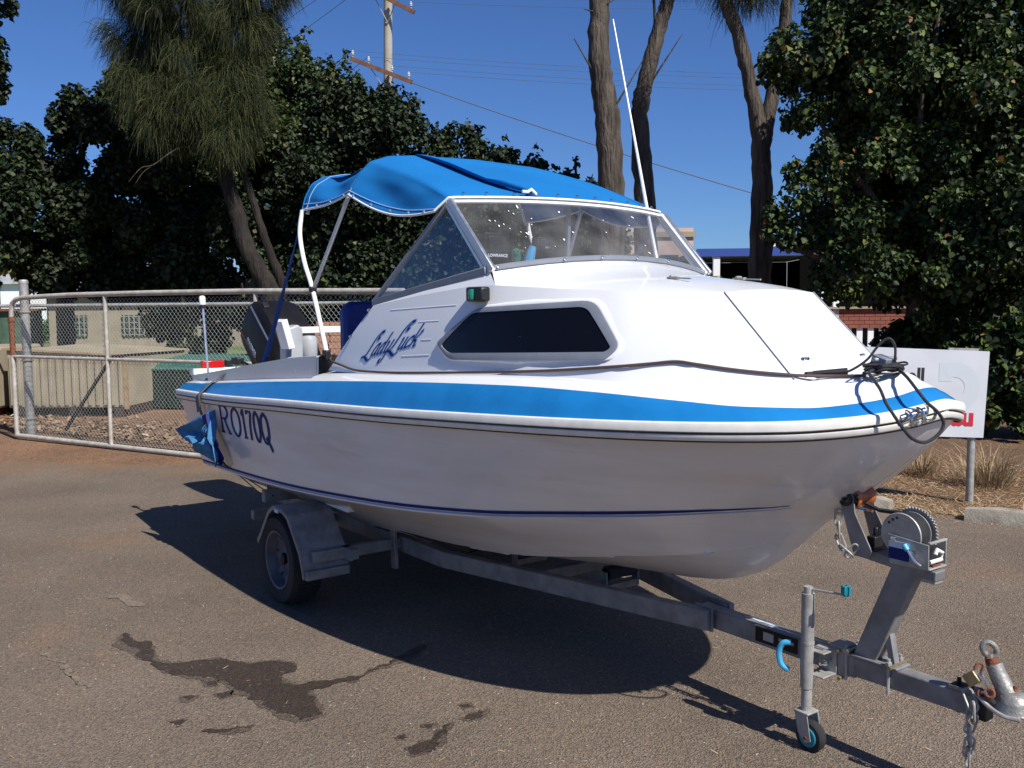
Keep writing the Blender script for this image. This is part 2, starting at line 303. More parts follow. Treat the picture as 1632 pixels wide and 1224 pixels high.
# wet and oily stains, thin films lying on the asphalt
stain_m = ground_mat('wet_asphalt', (.050, .038, .030), (.17, .14, .12), (.05, .04, .03), .5, .5, rough=.5)
damp_m = ground_mat('damp_asphalt', (.100, .080, .064), (.30, .26, .22), (.14, .09, .06), .4, .6, rough=.7)
dust_m = ground_mat('pale_dust', (.178, .144, .114), (.4, .45, .4), (.25, .2, .15), .3, .3)
ST_ = [([(-1.981, 4.698), (-1.90, 4.58), (-1.705, 4.33), (-1.60, 4.27), (-1.391, 4.34), (-1.221, 4.258), (-1.10, 4.29), (-1.016, 4.253), (-1.058, 4.11), (-.951, 4.0), (-.80, 4.05), (-.673, 4.098), (-.528, 4.30), (-.42, 4.48), (-.44, 4.47), (-.56, 4.25), (-.70, 4.05), (-.88, 3.95), (-.842, 3.834), (-.778, 3.711), (-.855, 3.654), (-.97, 3.715), (-1.05, 3.80), (-1.124, 3.904), (-1.254, 4.02), (-1.39, 4.09), (-1.58, 4.17), (-1.76, 4.34)], 'wet'),
 ([(-.40, 3.41), (-.36, 3.45), (-.311, 3.47), (-.30, 3.54), (-.25, 3.62), (-.275, 3.52), (-.286, 3.43), (-.328, 3.37), (-.39, 3.36)], 'wet'), ([(-.21, 3.65), (-.17, 3.70), (-.117, 3.73), (-.13, 3.68), (-.17, 3.64)], 'wet'),
 ([(-.225, 3.785), (-.19, 3.80), (-.18, 3.775), (-.21, 3.755)], 'wet'), ([(-.36, 3.60), (-.32, 3.61), (-.325, 3.58)], 'wet'), ([(-.455, 3.50), (-.43, 3.52), (-.425, 3.48)], 'wet'),
 ([(-1.369, 4.043), (-1.318, 4.06), (-1.31, 4.02), (-1.344, 4.008)], 'wet'), ([(-1.276, 3.92), (-1.219, 3.945), (-1.21, 3.90), (-1.235, 3.874)], 'wet'), ([(-1.413, 3.891), (-1.356, 3.90), (-1.371, 3.845)], 'wet'), ([(-1.381, 3.654), (-1.322, 3.664), (-1.327, 3.615)], 'wet'),
 ([(-1.22, 3.56), (-1.12, 3.575), (-1.03, 3.61), (-1.04, 3.585), (-1.12, 3.55)], 'wet'),
 ([(-2.29, 4.52), (-2.10, 4.31), (-1.83, 4.0), (-1.86, 4.0), (-2.13, 4.30)], 'dust'), ([(-2.33, 5.33), (-2.25, 5.35), (-2.17, 5.24), (-2.05, 5.12), (-2.22, 5.22)], 'dust')]
def rough_poly(P, amp, lv, rnd):
    for _ in range(lv):
        Q = []
        for i in range(len(P)):
            a, b = P[i], P[(i+1) % len(P)]; l = math.hypot(b[0]-a[0], b[1]-a[1]); Q.append(a)
            Q.append(((a[0]+b[0])/2+rnd.gauss(0, amp*l), (a[1]+b[1])/2+rnd.gauss(0, amp*l)))
        P = Q
    return P
from mathutils.geometry import tessellate_polygon
for P, kd in ST_:
    if kd == 'wet':
        cx_ = sum(p[0] for p in P)/len(P); cy_ = sum(p[1] for p in P)/len(P); Pd = []
        for i in range(len(P)):
            a_, b_ = Vector(P[i-1]), Vector(P[(i+1) % len(P)]); t_ = (b_-a_).normalized(); sg_ = 1 if sum(P[j-1][0]*P[j][1]-P[j][0]*P[j-1][1] for j in range(len(P))) > 0 else -1; Pd.append((P[i][0]+t_.y*.016*sg_, P[i][1]-t_.x*.016*sg_))
        Qd = rough_poly(Pd, .11, 4, rnd); md = MB(); md.add([(x, y, .0062) for x, y in Qd], tessellate_polygon([[Vector((x, y, 0)) for x, y in Qd]])); od = struct('damp_patch', md, damp_m, road, smooth=0, fix=False)
        if od.data.polygons[0].normal.z < 0: od.data.flip_normals()
    Q = rough_poly(P, .13, 4, rnd); tri = tessellate_polygon([[Vector((x, y, 0)) for x, y in Q]])
    mb = MB(); mb.add([(x, y, .0075) for x, y in Q], tri); o = struct('water_stain' if kd == 'wet' else 'dust_patch', mb, stain_m if kd == 'wet' else dust_m, road, smooth=0, fix=False)
    if o.data.polygons[0].normal.z < 0: o.data.flip_normals()
# dry mulch bed on the right and far lawn on the left
mulch_m = ground_mat('dry_mulch', (.16, .10, .062), (.5, .38, .24), (.27, .18, .11), .9, 1.0, rough=.95, gscale=.5)
rows = [[(x+.02, y+.015, .003), (x+2, y+12, .003)] for x, y in pe if x > 1.4]; mb = MB(); mb.grid(rows); bed = struct('mulch_bed', mb, mulch_m, smooth=0, fix=False)
lawn_m = mat('lawn', (.17, .20, .07), .9, col2=(.11, .15, .05), vscale=.6, bump=.6, bscale=14)
mb = MB(); mb.grid([[(x, y, .01) for x in (-60, -30, 0, 20)] for y in (24, 40, 70)]); struct('lawn', mb, lawn_m, smooth=0, fix=False)
def make_obj(name, verts, faces_flat, nper, m, parent=None):
    me = bpy.data.meshes.new(name); nf = len(faces_flat)//nper
    me.vertices.add(len(verts)); me.vertices.foreach_set('co', np.asarray(verts, np.float32).ravel())
    me.loops.add(len(faces_flat)); me.loops.foreach_set('vertex_index', np.asarray(faces_flat, np.int32))
    me.polygons.add(nf); me.polygons.foreach_set('loop_start', np.arange(0, nf*nper, nper, dtype=np.int32)); me.polygons.foreach_set('loop_total', np.full(nf, nper, np.int32))
    me.update(calc_edges=True); me.materials.append(m); o = bpy.data.objects.new(name, me); return link(o, parent)
rng = np.random.default_rng(4)
def scatter(n, area_fn, Lr, Wr, tilt, m, name, z=.006, seed=1, up=.3):
    g = np.random.default_rng(seed); p = area_fn(g, n); L = g.uniform(*Lr, n); W_ = g.uniform(*Wr, n); a = g.uniform(0, 2*np.pi, n); t = np.abs(g.normal(0, tilt, n)); t = np.minimum(t, 1.4)
    d = np.stack([np.cos(a)*np.cos(t), np.sin(a)*np.cos(t), np.sin(t)], 1); s = np.stack([-np.sin(a), np.cos(a), g.normal(0, up, n)], 1)
    b = np.concatenate([p, np.full((n, 1), z)], 1)+np.array([0, 0, 0]); b[:, 2] += np.abs(s[:, 2])*W_
    v = np.stack([b-s*W_[:, None]/2, b+s*W_[:, None]/2, b+d*L[:, None]+s*W_[:, None]*.3, b+d*L[:, None]-s*W_[:, None]*.3], 1).reshape(-1, 3)
    o = make_obj(name, v, np.arange(4*n), 4, m); o['kind'] = 'stuff'; return o
straw_m = leaf_mat('dry_straw', [(0, (.20, .11, .05)), (.35, (.36, .23, .12)), (.7, (.50, .36, .20)), (1, (.62, .50, .33))], .15, .8)
def bed_area(g, n):
    t = g.uniform(0, 1, n); x = 1.2+5.6*t; ye = np.interp(x, [a for a, b in edge], [b for a, b in edge]); return np.stack([x, ye+.03+np.abs(g.normal(0, 1.0, n)) if False else ye+.02+g.uniform(0, 1, n)**1.4*3.4], 1)
scatter(30000, bed_area, (.02, .09), (.002, .006), .25, straw_m, 'straw_mulch', .006, 2)
def near_area(g, n):
    y = 2.0+g.uniform(0, 1, n)**1.3*10; x = g.uniform(-.62, .62, n)*y; return np.stack([x, y], 1)
scatter(2200, near_area, (.006, .035), (.001, .003), .15, straw_m, 'loose_straw', .007, 3)
def edge_area(g, n):
    x = g.uniform(1.3, 7, n); ye = np.interp(x, [a for a, b in edge], [b for a, b in edge]); return np.stack([x, ye+g.normal(0, .12, n)], 1)
scatter(2500, edge_area, (.015, .06), (.002, .006), .15, straw_m, 'straw_litter', .007, 6)
def gate_area(g, n):
    x = g.uniform(-9, -2.2, n); y = 12.6-(x+6.3)*.55+np.abs(g.normal(0, .9, n)); return np.stack([x, y], 1)
litter_m = leaf_mat('leaf_litter', [(0, (.16, .09, .05)), (.5, (.24, .15, .09)), (.9, (.36, .27, .18)), (1, (.6, .55, .47))], .1, .8)
scatter(2400, gate_area, (.03, .10), (.015, .05), .3, litter_m, 'leaf_litter', .006, 8)
# small stones on the seal
g = np.random.default_rng(9); n = 5000; p = near_area(g, n); r = g.uniform(.0015, .0048, n)
base = np.array([[1, 0, 0], [-.5, .87, 0], [-.5, -.87, 0], [0, 0, .8]]); aa = g.uniform(0, 6.28, n); ca, sa = np.cos(aa), np.sin(aa)
v = base[None]*r[:, None, None]; v = np.stack([v[..., 0]*ca[:, None]-v[..., 1]*sa[:, None], v[..., 0]*sa[:, None]+v[..., 1]*ca[:, None], v[..., 2]], -1); v[..., :2] += p[:, None, :]; v[..., 2] += .005
fi = (np.array([[0, 1, 3], [1, 2, 3], [2, 0, 3]])[None]+np.arange(n)[:, None, None]*4).ravel()
o = make_obj('gravel', v.reshape(-1, 3), fi, 3, leaf_mat('gravel', [(0, (.05, .045, .04)), (.5, (.18, .15, .13)), (.8, (.33, .28, .23)), (1, (.5, .46, .42))], 0, .8)); o['kind'] = 'stuff'
# ---------------------------------------------------------------- BOAT (frame: x to the bow, y to port, z up from the ground)
boat = empty('boat', mat=BOAT_M)
tag(boat, 'white half-cabin motorboat with blue gunwale stripe and blue canopy, on a trailer', 'boat')
T = lerp_table
XS = [-4.86+i*.12 for i in range(36)]; XS = [x for x in XS if x < -.62]+[-.6, -.5, -.4, -.3, -.2, -.1, 0, .06, .12, .17, .21, .25, .28, .31, .32, .32, .328, .334, .339, .344, .349, .3519]
def ring(x):
    kz = T(STEM, x); cz = T(CH_Z, x); sz = T(SHEER, x); b = BEAMf(x); cy = b*T(CH_K, x); sy = min(T(STK_Y, x), cy*.8); szz = min(T(STK_Z, x), cz-.01)
    kz = min(kz, sz-.012); cz = max(min(cz, sz-.006), kz+.002); szz = max(min(szz, cz-.001), kz+.001)
    pts = [(0, kz), (sy*.5, kz+(szz-kz)*.42), (sy, szz), (sy+.012*min(1, cy*4), szz-.008*min(1, cy*4)), (sy+(cy-sy)*.5, szz+(cz-szz)*.52), (cy, cz)]
    for f in (.12, .3, .5, .7, .88, 1):
        g = f+.25*f*(1-f); pts.append((b*(T(CH_K, x)+(1-T(CH_K, x))*g), cz+(sz-cz)*f))
    off = .30 if x < -4.5 else 0
    return pts
def rake(x, z):  # transom leans aft at the top
    return x + (max(0, 1.04-z)*.62 if x < -4.85 else max(0, 1.04-z)*.62*max(0, 1-(x+4.86)/.6))
rows = []
for x in XS:
    p = ring(x); rows.append([(rake(x, z), -y, z) for y, z in p[::-1]]+[(rake(x, z), y, z) for y, z in p[1:]])
mb = MB(); mb.grid(rows); n = len(rows[0]); mb.f.append(tuple(range(n)))
hull = mb.build('hull', M['hull'], boat, smooth=28)
hb = BVHTree.FromPolygons([Vector(p) for p in mb.v], mb.f)
# plan-view outline
def resample(P, n, it):
    P = [Vector(p) for p in P]; d = [0]
    for a, b in zip(P, P[1:]): d.append(d[-1]+(b-a).length)
    Q = []; j = 0
    for i in range(n):
        t = d[-1]*i/(n-1)
        while j < len(d)-2 and d[j+1] < t: j += 1
        Q.append(P[j].lerp(P[j+1], (t-d[j])/(d[j+1]-d[j])))
    for _ in range(it):
        Q = [Q[0]]+[Q[i]*.5+(Q[i-1]+Q[i+1])*.25 for i in range(1, n-1)]+[Q[-1]]
    return [tuple(q) for q in Q]
# with outward normals, stern starboard -> bow -> stern port
PATH = []
XP = [x for x in XS]
half = [(x, -BEAMf(x)) for x in XP]
full = half+[(.352, 0)]+[(x, -y) for x, y in half[::-1]]
full = resample(full, 301, 14)
def nrm(i):
    a = full[max(i-1, 0)]; b = full[min(i+1, len(full)-1)]; dx, dy = b[0]-a[0], b[1]-a[1]; l = math.hypot(dx, dy); return (dy/l, -dx/l)
def sweep(prof, zf, x0=-9):  # prof: list of (outward, dz or callable)
    rows = []
    for i, (x, y) in enumerate(full):
        if x < x0: continue
        nx, ny = nrm(i); row = []
        for o, dz in prof:
            px, py = x+nx*o, y+ny*o
            if o < 0:
                if y < 0: py = min(py, -.001*abs(y))
                elif y > 0: py = max(py, .001*y)
            row.append((px, py, zf(x)+dz if not callable(dz) else dz(x)))
        rows.append(row)
    return rows
SH = lambda x: T(SHEER, x)
def lip(prof, name, m, zf=SH):
    b = MB(); b.grid(sweep(prof, zf)); return b.build(name, m, boat, smooth=50)
lip([(.0, -.031), (.012, -.030), (.017, -.026), (.0175, -.0105), (.013, -.0085), (.008, -.0075), (.008, -.0025), (.017, -.0015), (.0225, .002), (.0225, .020), (.018, .030), (.002, .034)], 'rub_rail', M['rail'])
lip([(.008, -.0070), (.0145, -.0065), (.0145, -.0035), (.008, -.0030)], 'rail_insert', M['dark'])
lip([(.001, -.0365), (.009, -.036), (.009, -.0315), (.001, -.0312)], 'rail_insert', M['dark'])
ST = lambda x: T(STRT, x)
lip([(.004, lambda x: SH(x)+.032), (-.012, lambda x: SH(x)+.032+(ST(x)-SH(x)-.032)*.35), (-.034, lambda x: SH(x)+.032+(ST(x)-SH(x)-.032)*.75), (-.055, ST)], 'gunwale_stripe', M['blue'])
lip([(-.0535, lambda x: ST(x)-.005), (-.0555, lambda x: ST(x)-.001), (-.0575, lambda x: ST(x)+.002)], 'pinstripe', M['navy'])
# deck moulding
mb = MB(); rows = []
for i, (x, y) in enumerate(full):
    if x < -2.62: continue
    nx, ny = nrm(i); e = (x-nx*.055, y-ny*.055, ST(x)+.0005)
    if y <= 0: e = (e[0], min(e[1], 0), e[2])
    else: e = (e[0], max(e[1], 0), e[2])
    lo_ = (x-nx*.064, (y-ny*.064), ST(x)+.006); lo_ = (lo_[0], min(lo_[1], 0) if y <= 0 else max(lo_[1], 0), lo_[2])
    inn = (x-nx*.105, (y-ny*.105), ST(x)+.024+.006*min(1, max(0, (-.1-x)*2)))
    inn = (inn[0], min(inn[1], 0) if y <= 0 else max(inn[1], 0), inn[2])
    dz = 1.405-inn[2]; mid = (inn[0]*.97-.006, inn[1]*.72, inn[2]+max(0, dz)*.45+.004); cen = (inn[0]*.93-.012, inn[1]*.36, inn[2]+max(0, dz)*.8+.006)
    rows.append([e, lo_, ((lo_[0]+inn[0])/2, (lo_[1]+inn[1])/2, lo_[2]*.35+inn[2]*.65), inn, mid, cen, (cen[0], 0, cen[2]+.001)])
mb.grid(rows); deck = mb.build('deck', M['gel'], boat, smooth=30)
# aft side decks, coamings, cockpit liner, transom top
for s in (-1, 1):
    rows = []
    for k in range(14):
        x = -4.86+k*(2.30/13); b = BEAMf(x); z = ST(x); ch = .035+.075*min(1, (x+4.86)/2.0)
        pr = [(b-.055, z), (b-.075, z+.012), (b-.10, z+.014), (b-.104, z+.014+ch), (b-.115, z+.022+ch), (b-.235, z+.022+ch), (b-.245, z+.01+ch), (b-.25, .55)]
        rows.append([(x, s*y, zz) for y, zz in pr])
    mb = MB(); mb.grid(rows)
    mb.build('side_coaming', M['gel'], boat, smooth=40)
    if s < 0:
        for x in (-4.45, -4.15, -3.85, -3.5, -3.15, -2.85, -2.66):
            b = BEAMf(x); mb = MB(); mb.lathe([(.0, .006), (.007, .005), (.009, 0)], (x, -(b-.103), ST(x)+.055), (0, -1, .1), 8); mb.build('canopy_stud', M['steel'], boat)
    mb = MB(); rows = []
    for k in range(14):  # grey trim strip along the outer face of the coaming
        x = -4.80+k*(2.22/13); b = BEAMf(x); ch = .035+.075*min(1, (x+4.86)/2.0); z = ST(x)+.016
        rows.append([(x, s*(b-.0975), z+.001), (x, s*(b-.101), z+ch+.004)])
    mb.grid(rows); mb.build('coaming_trim', M['gel'], boat, smooth=0)
mb = MB(); mb.box((-4.83, 0, 1.05), (.09, 1.5, .20)); mb.box((-3.7, 0, .56), (2.3, 1.55, .03)); mb.box((-2.56, 0, .95), (.03, 1.55, .8)); mb.build('cockpit_liner', M['gel'], boat, bevel=.01)
# ---- cabin
def rowset(sgn):
    return [[(p[0], sgn*p[1], p[2]) for p in (cab_pt(s, h) for h in (-.12, 0, .2, .4, .6, .8, 1))] for s in [i*.25 for i in range(29)]]
mb = MB(); mb.grid(rowset(1)); cb = BVHTree.FromPolygons([Vector(p) for p in mb.v], mb.f); mb.grid(rowset(-1), flip=True)
for sg_ in (1, -1): mb.grid([[(a_[0]+(b_[0]-a_[0])*f, sg_*(a_[1]+(b_[1]-a_[1])*f), a_[2]+(b_[2]-a_[2])*f) for f in (0, .5, 1)] for a_, b_ in ((cab_pt(s*.25, 1), poly_pt(CK, min(s*.25, 2.0))) for s in range(13))])
# front face
a = [cab_pt(7, h) for h in (-.12, 0, .2, .4, .6, .8, 1)]
mb.grid([[(p[0]+.05*(1-(q*q))*(.35+.65*(1-h/6)), p[1]*q, p[2]+.012*(1-q*q)) for q in (1, .6, .2, -.2, -.6, -1)] for h, p in enumerate(a)])
# roof: rows from the windscreen foot forward
def wsfoot(q): return (-1.335+.12*(1-q*q), .656*q, 1.80+.052*(1-q*q))
def wstop(q): return (-1.65+.12*(1-q*q), .662*q, 2.125+.012*(1-q*q))
QS = [-1, -.85, -.66, -.45, -.2, 0, .2, .45, .66, .85, 1]
RO = [([wsfoot(q) for q in QS])]
def roofrow(s, re, zc, xc):
    sh = poly_pt(CS, s); out = []
    for q in QS:
        a = abs(q)
        if a >= .66:
            f = (1-a)/.34; x = sh[0]+(re[0]-sh[0])*f; y = -sh[1]+(re[1]+sh[1])*f; z = sh[2]+(re[2]-sh[2])*(f**.8)
        else:
            f = a/.66; x = xc+(re[0]-xc)*f*f; y = re[1]*f; z = zc+(re[2]-zc)*f*f
        out.append((x, y if q > 0 else -y, z))
    return out
RO.append(roofrow(3, (-1.17, .46, 1.785), 1.812, -1.05))
RO.append(roofrow(3.5, (-1.06, .43, 1.770), 1.795, -.97))
RO.append(roofrow(4, (-.93, .39, 1.757), 1.775, -.86)); RO.append(roofrow(5, (-.68, .325, 1.735), 1.75, -.64)); RO.append(roofrow(6, (-.5, .288, 1.712), 1.727, -.47)); RO.append(roofrow(7, (-.38, .268, 1.6905), 1.701, -.365))
mb.grid(RO)
cabin = mb.build('cabin', M['gel'], boat, smooth=30)
rb = BVHTree.FromPolygons([Vector(p) for p in mb.v], mb.f)
# side decks of the wheelhouse opening: inner coaming behind the windscreen and rear edge
for s in (-1, 1):
    mb = MB(); rows = []
    for k in range(9):
        t = poly_pt(CK, k*.25); b_ = poly_pt(CB, k*.25)
        rows.append([(t[0], s*-t[1], t[2]), (t[0], s*(-t[1]-.07), t[2]+.004), (t[0]+.01, s*(-t[1]-.09), t[2]-.03), (b_[0]+.05, s*(-b_[1]-.12), 1.2)])
    mb.grid(rows); mb.grid([[(p[0], s*-p[1], p[2]), (p[0]+.02, s*(-p[1]-.09), p[2]-.02)] for p in (cab_pt(0, h) for h in (0, .3, .6, 1))]); mb.build('cabin_coaming', M['gel'], boat, smooth=30)
mb = MB(); mb.grid([[(-1.36, q*.62, 1.775), (-1.62, q*.62, 1.76), (-1.66, q*.62, 1.70), (-1.67, q*.60, 1.2)] for q in (-1, -.5, 0, .5, 1)]); mb.build('dashboard', M['grey'], boat, smooth=30)
def projc(x, z, off=0.0, tree=None):
    h, nn, i, d = (tree or cb).ray_cast(Vector((x, -3, z)), Vector((0, 1, 0)))
    if h is None: 
        h, nn, i, d = (tree or cb).find_nearest(Vector((x, -.8, z)))
    if nn.y > 0: nn = -nn
    return h+nn*off
# rounded polygon helper in (x,z)
def rounded(P, r, n=5):
    out = []; N = len(P)
    for i in range(N):
        a, b, c = Vector(P[i-1]), Vector(P[i]), Vector(P[(i+1) % N]); u = (a-b).normalized(); v = (c-b).normalized()
        rr = r[i] if isinstance(r, list) else r; p, q = b+u*rr, b+v*rr
        for k in range(n+1): t = k/n; out.append(p*(1-t)**2+b*2*t*(1-t)+q*t*t)
    return out
WO = [(-1.455, 1.418), (-1.553, 1.485), (-1.322, 1.642), (-.775, 1.668), (-.600, 1.492), (-.636, 1.444)]
WI = [(-1.462, 1.446), (-1.517, 1.478), (-1.345, 1.620), (-.797, 1.643), (-.632, 1.488), (-.652, 1.472)]
rO = [.04, .03, .05, .05, .03, .02]; ro = [Vector(p) for p in rounded(WO, rO)]; ri = [Vector(p) for p in rounded(WI, [.03, .015, .03, .035, .012, .01])]
dens = lambda P_: [P_[i].lerp(P_[(i+1) % len(P_)], j/4) for i in range(len(P_)) for j in range(4)]
ro, ri = dens(ro), dens(ri)
_q = [projc(p[0], p[1], 0) for p in ro]; _s = _q+[projc(-1.06+(p_[0]+1.06)*f_, 1.54+(p_[1]-1.54)*f_, 0) for p_ in ro for f_ in (.3, .6, .85)]; bs_ = lambda x, z: np.array([1, x, z, x*x, x*z]); PA = np.linalg.lstsq(np.array([bs_(q.x, q.z) for q in _s]), np.array([q.y for q in _s]), rcond=None)[0]
WOFF = max([float(PA @ bs_(q.x, q.z))-q.y for q in _s])+.0
for s in (-1, 1):
    def F(p, off):
        if off < -.002: q = projc(p[0], p[1], off); y_ = q[1]
        else: y_ = float(PA @ bs_(p[0], p[1]))-WOFF-off
        return (p[0], y_ if s < 0 else -y_, p[1])
    mb = MB(); k = len(ro)
    mb.grid([[F(ro[i % k], -.012), F(ro[i % k], .009), F(ro[i % k]*.55+ri[i % k]*.45, .012), F(ri[i % k], .010), F(ri[i % k], .003)] for i in range(k+1)])
    wf = mb.build('window_frame', M['greyalu'], boat, smooth=40)
    mb = MB(); cen_ = Vector((-1.06, 1.54)); mb.grid([[F(cen_+(ro[i % k]-cen_)*f1+(ro[i % k]-cen_).normalized()*g1, o1) for f1, g1, o1 in ((1, .022, -.004), (1, .013, .003), (1, .004, .005), (1, -.004, .004))] for i in range(k+1)]); mb.build('window_surround', M['gel'], boat, smooth=60)
    c = Vector((sum(p[0] for p in ri)/k, sum(p[1] for p in ri)/k)); mb = MB()
    mb.grid([[F(c+(ri[i % k]*1.01-c*1.01+0*c)*f, .0055) for f in (1, .85, .7, .5, .3, .12, .02)] for i in range(k+1)])
    mb.build('window_pane', M['tint'], wf, smooth=60)
# moulded ribs aft of the window
for (x0, z0), (x1, z1) in (((-2.0, 1.632), (-1.48, 1.653)), ((-1.74, 1.578), (-1.58, 1.585)), ((-1.69, 1.497), (-1.615, 1.501)), ((-1.83, 1.419), (-1.61, 1.432))):
    mb = MB(); N = 16; mb.grid([[projc(x0+(x1-x0)*i/N, z0+(z1-z0)*i/N+dz, o) for dz, o in ((-.005, -.001), (-.001, .0016), (.001, .0016), (.005, -.001))] for i in range(N+1)])
    mb.build('moulded_rib', M['gel'], boat, smooth=60)
# nav light
mb = MB(); c = projc(-1.315, 1.694); mb.box(c+V(0, -.026, .004), (.118, .05, .062)); nl = mb.build('navigation_light', M['black'], boat, bevel=.009)
mb = MB(); mb.lathe([(.018, -.022), (.020, -.015), (.020, .015), (.018, .022)], c+V(-.012, -.045, .004), (0, 0, 1), 16); mb.build('green_lens', M['green'], nl)
for x, z in ((-2.195, 1.632), (-2.33, 1.498)):
    p = projc(x, z, .002); mb = MB(); mb.lathe([(0, .012), (.007, .011), (.011, 0)], p, (-.3, -1, .2), 8); mb.build('snap_stud', M['steel'], boat)
# front hatch seams, hooks, roof fittings
for s in (-1, 1):
    p0, p1 = V(-.378, s*.268, 1.6925), V(-.046, s*.2825, 1.385); mb = MB(); mb.tube([p0, p0.lerp(p1, .5), p1], .0028, 6); mb.build('hatch_seam', M['greyalu'], boat)
    for off in (-.011, .011):
        h = rb.ray_cast(V(1, s*.172+off, 1.449), V(-1, 0, 0))[0]; mb = MB(); mb.lathe([(0, .008), (.005, .007), (.008, 0)], h, (.7, 0, .7), 8); mb.bar(h+V(0, 0, .004), h+V(.004, -off*1.2, .006), .005, .004); mb.build('hatch_clip', M['steel'], boat)
    h = rb.ray_cast(V(-.70, s*.2, 3), V(0, 0, -1))[0]; mb = MB(); mb.box(h+V(0, 0, .006), (.05, .02, .010)); mb.bar(h+V(-.04, 0, .008), h+V(.10, s*.01, -.0), .010, .006); mb.tube([h+V(-.01, -.015, .012), h+V(-.01, .015, .012)], .006, 8); mb.build('hatch_hinge', M['galv'], boat)
# ---- windscreen
N = 16; qs = [-1+2*i/N for i in range(N+1)]
mb = MB(); mb.grid([[tuple(Vector(wsfoot(q)).lerp(Vector(wstop(q)), f)+V(0, 0, 0)) for f in (.03, .35, .7, .99)] for q in qs]); ws = mb.build('windscreen', M['glass'], boat, smooth=60)
mb = MB(); mb.tube([Vector(wsfoot(q))+V(.006, 0, .010) for q in qs], .013, 6); mb.build('windscreen_foot', M['greyalu'], ws)
mb = MB(); mb.tube([Vector(wstop(q))+V(0, 0, -.002) for q in qs], .011, 6); mb.build('windscreen_top_rail', M['piping'], ws)
for q in (-.98, -.52, -.22, .1, .45, .95):
    p = Vector(wsfoot(q))+V(.02, 0, .012); mb = MB(); mb.lathe([(0, .006), (.006, .004), (.007, 0)], p, (.8, 0, .6), 8); mb.build('rail_screw', M['steel'], ws)
for s in (-1, 1):
    a, b = V(-1.322, s*.668, 1.797), V(-1.648, s*.668, 2.122); dn = V(.7, s*.1, .7)
    for k, (o, m) in enumerate(((0, 'whitepaint'), (.030, 'alu'), (-.024, 'alu'))):
        d = V(-o, 0, -o*.2); mb = MB(); mb.bar(a+d+V(0, s*.004*k, 0), b+d*.75+V(0, s*.004*k, 0), .022 if k else .03, .020 if k else .026, up=(0, 1, 0)); mb.build('windscreen_post', M[m], ws, bevel=.004)
    top, fr, rr = V(-1.668, s*.672, 2.10), V(-1.37, s*.682, 1.806), V(-2.168, s*.782, 1.675)
    mb = MB(); mb.add([top, fr, rr], [(0, 1, 2)]); mb.build('side_pane', M['sideglass'], ws, smooth=0)
    mb = MB(); mb.bar(top+V(0, 0, .01), rr+V(-.015, 0, -.005), .022, .022, up=(0, 1, 0)); mb.build('side_frame', M['greyalu'], ws, bevel=.004)
    mb = MB(); mb.bar(fr+V(.03, 0, -.006), rr+V(-.02, 0, -.006), .020, .034, up=(0, 0, 1)); mb.build('side_sill', M['greyalu'], ws, bevel=.004)
mb = MB(); mb.bar(V(-1.63, 0, 1.76), V(-1.61, .0, 2.13), .018, .018, up=(0, 1, 0)); mb.build('windscreen_support', M['greyalu'], ws)
# scuffs and white bird-lime specks on the front pane
rnd = random.Random(3); mb = MB()
for i in range(26):
    q = -.66+rnd.gauss(0, .09); f = .62+rnd.gauss(0, .16)
    if i > 14: q = rnd.uniform(-.9, .6); f = rnd.uniform(.15, .9)
    if not .05 < f < .95: continue
    p = Vector(wsfoot(q)).lerp(Vector(wstop(q)), f)+V(.0035, 0, .003); r = rnd.uniform(.0012, .005)*(1 if i < 26 else .45)
    e_ = rnd.uniform(1, 3); an_ = rnd.uniform(-.8, .8); dd_ = V(-.69*math.cos(an_), math.sin(an_), .72*math.cos(an_)); s_ = dd_.cross(V(.72, 0, .69)); mb.add([p+dd_*r*e_*math.cos(t*1.0472)*rnd.uniform(.7, 1.2)+s_*r*math.sin(t*1.0472) for t in range(6)], [(0, 1, 2, 3, 4, 5)])
o = mb.build('bird_lime', M['white'], ws); o['kind'] = 'stuff'
# instruments behind the screen
def label_text(txt, size, mtx, m, name, parent, bold=.0, extrude=.0006, sx=1.0, shear=0):
    cu = bpy.data.curves.new(name, 'FONT'); cu.body = txt; cu.size = size; cu.offset = bold; cu.extrude = extrude; cu.align_x = 'CENTER'; cu.align_y = 'CENTER'; cu.shear = shear; cu.resolution_u = 3
    to = bpy.data.objects.new(name, cu); sc.collection.objects.link(to); dg = bpy.context.evaluated_depsgraph_get(); me = bpy.data.meshes.new_from_object(to.evaluated_get(dg)); bpy.data.objects.remove(to)
    me.name = name; me.transform(Matrix.Diagonal((sx, 1, 1, 1))); me.transform(mtx); me.materials.clear(); me.materials.append(m); o = bpy.data.objects.new(name, me); return link(o, parent)
def face_m(origin, right, up):
    r = Vector(right).normalized(); u = Vector(up); u = (u-r*u.dot(r)).normalized(); n_ = r.cross(u)
    return Matrix(((r.x, u.x, n_.x, origin[0]), (r.y, u.y, n_.y, origin[1]), (r.z, u.z, n_.z, origin[2]), (0, 0, 0, 1)))
for (y, z, wd, h, m, tx) in ((-.53, 1.905, .135, .145, 'charcoal', 'LOWRANCE'), (-.245, 1.905, .11, .125, 'charcoal', None)):
    mb = MB(); mb.box((-1.50, y, z), (.05, wd, h)); mb.box((-1.50, y, z-h/2-.02), (.03, wd*.5, .05)); fish = mb.build('fish_finder', M[m], boat, bevel=.008)
    mb = MB(); mb.box((-1.473, y, z+.018), (.006, wd*.72, h*.5)); mb.build('rear_cover', M['black'], fish, bevel=.003)
    if tx: label_text(tx, .019, face_m((-1.469, y, z-.032), (0, 1, 0), (0, 0, 1)), M['white'], 'maker_lettering', fish, bold=.0006)
    else:
        mb = MB(); mb.box((-1.472, y+.01, z+.012), (.004, .05, .010)); mb.build('white_label', M['white'], fish)
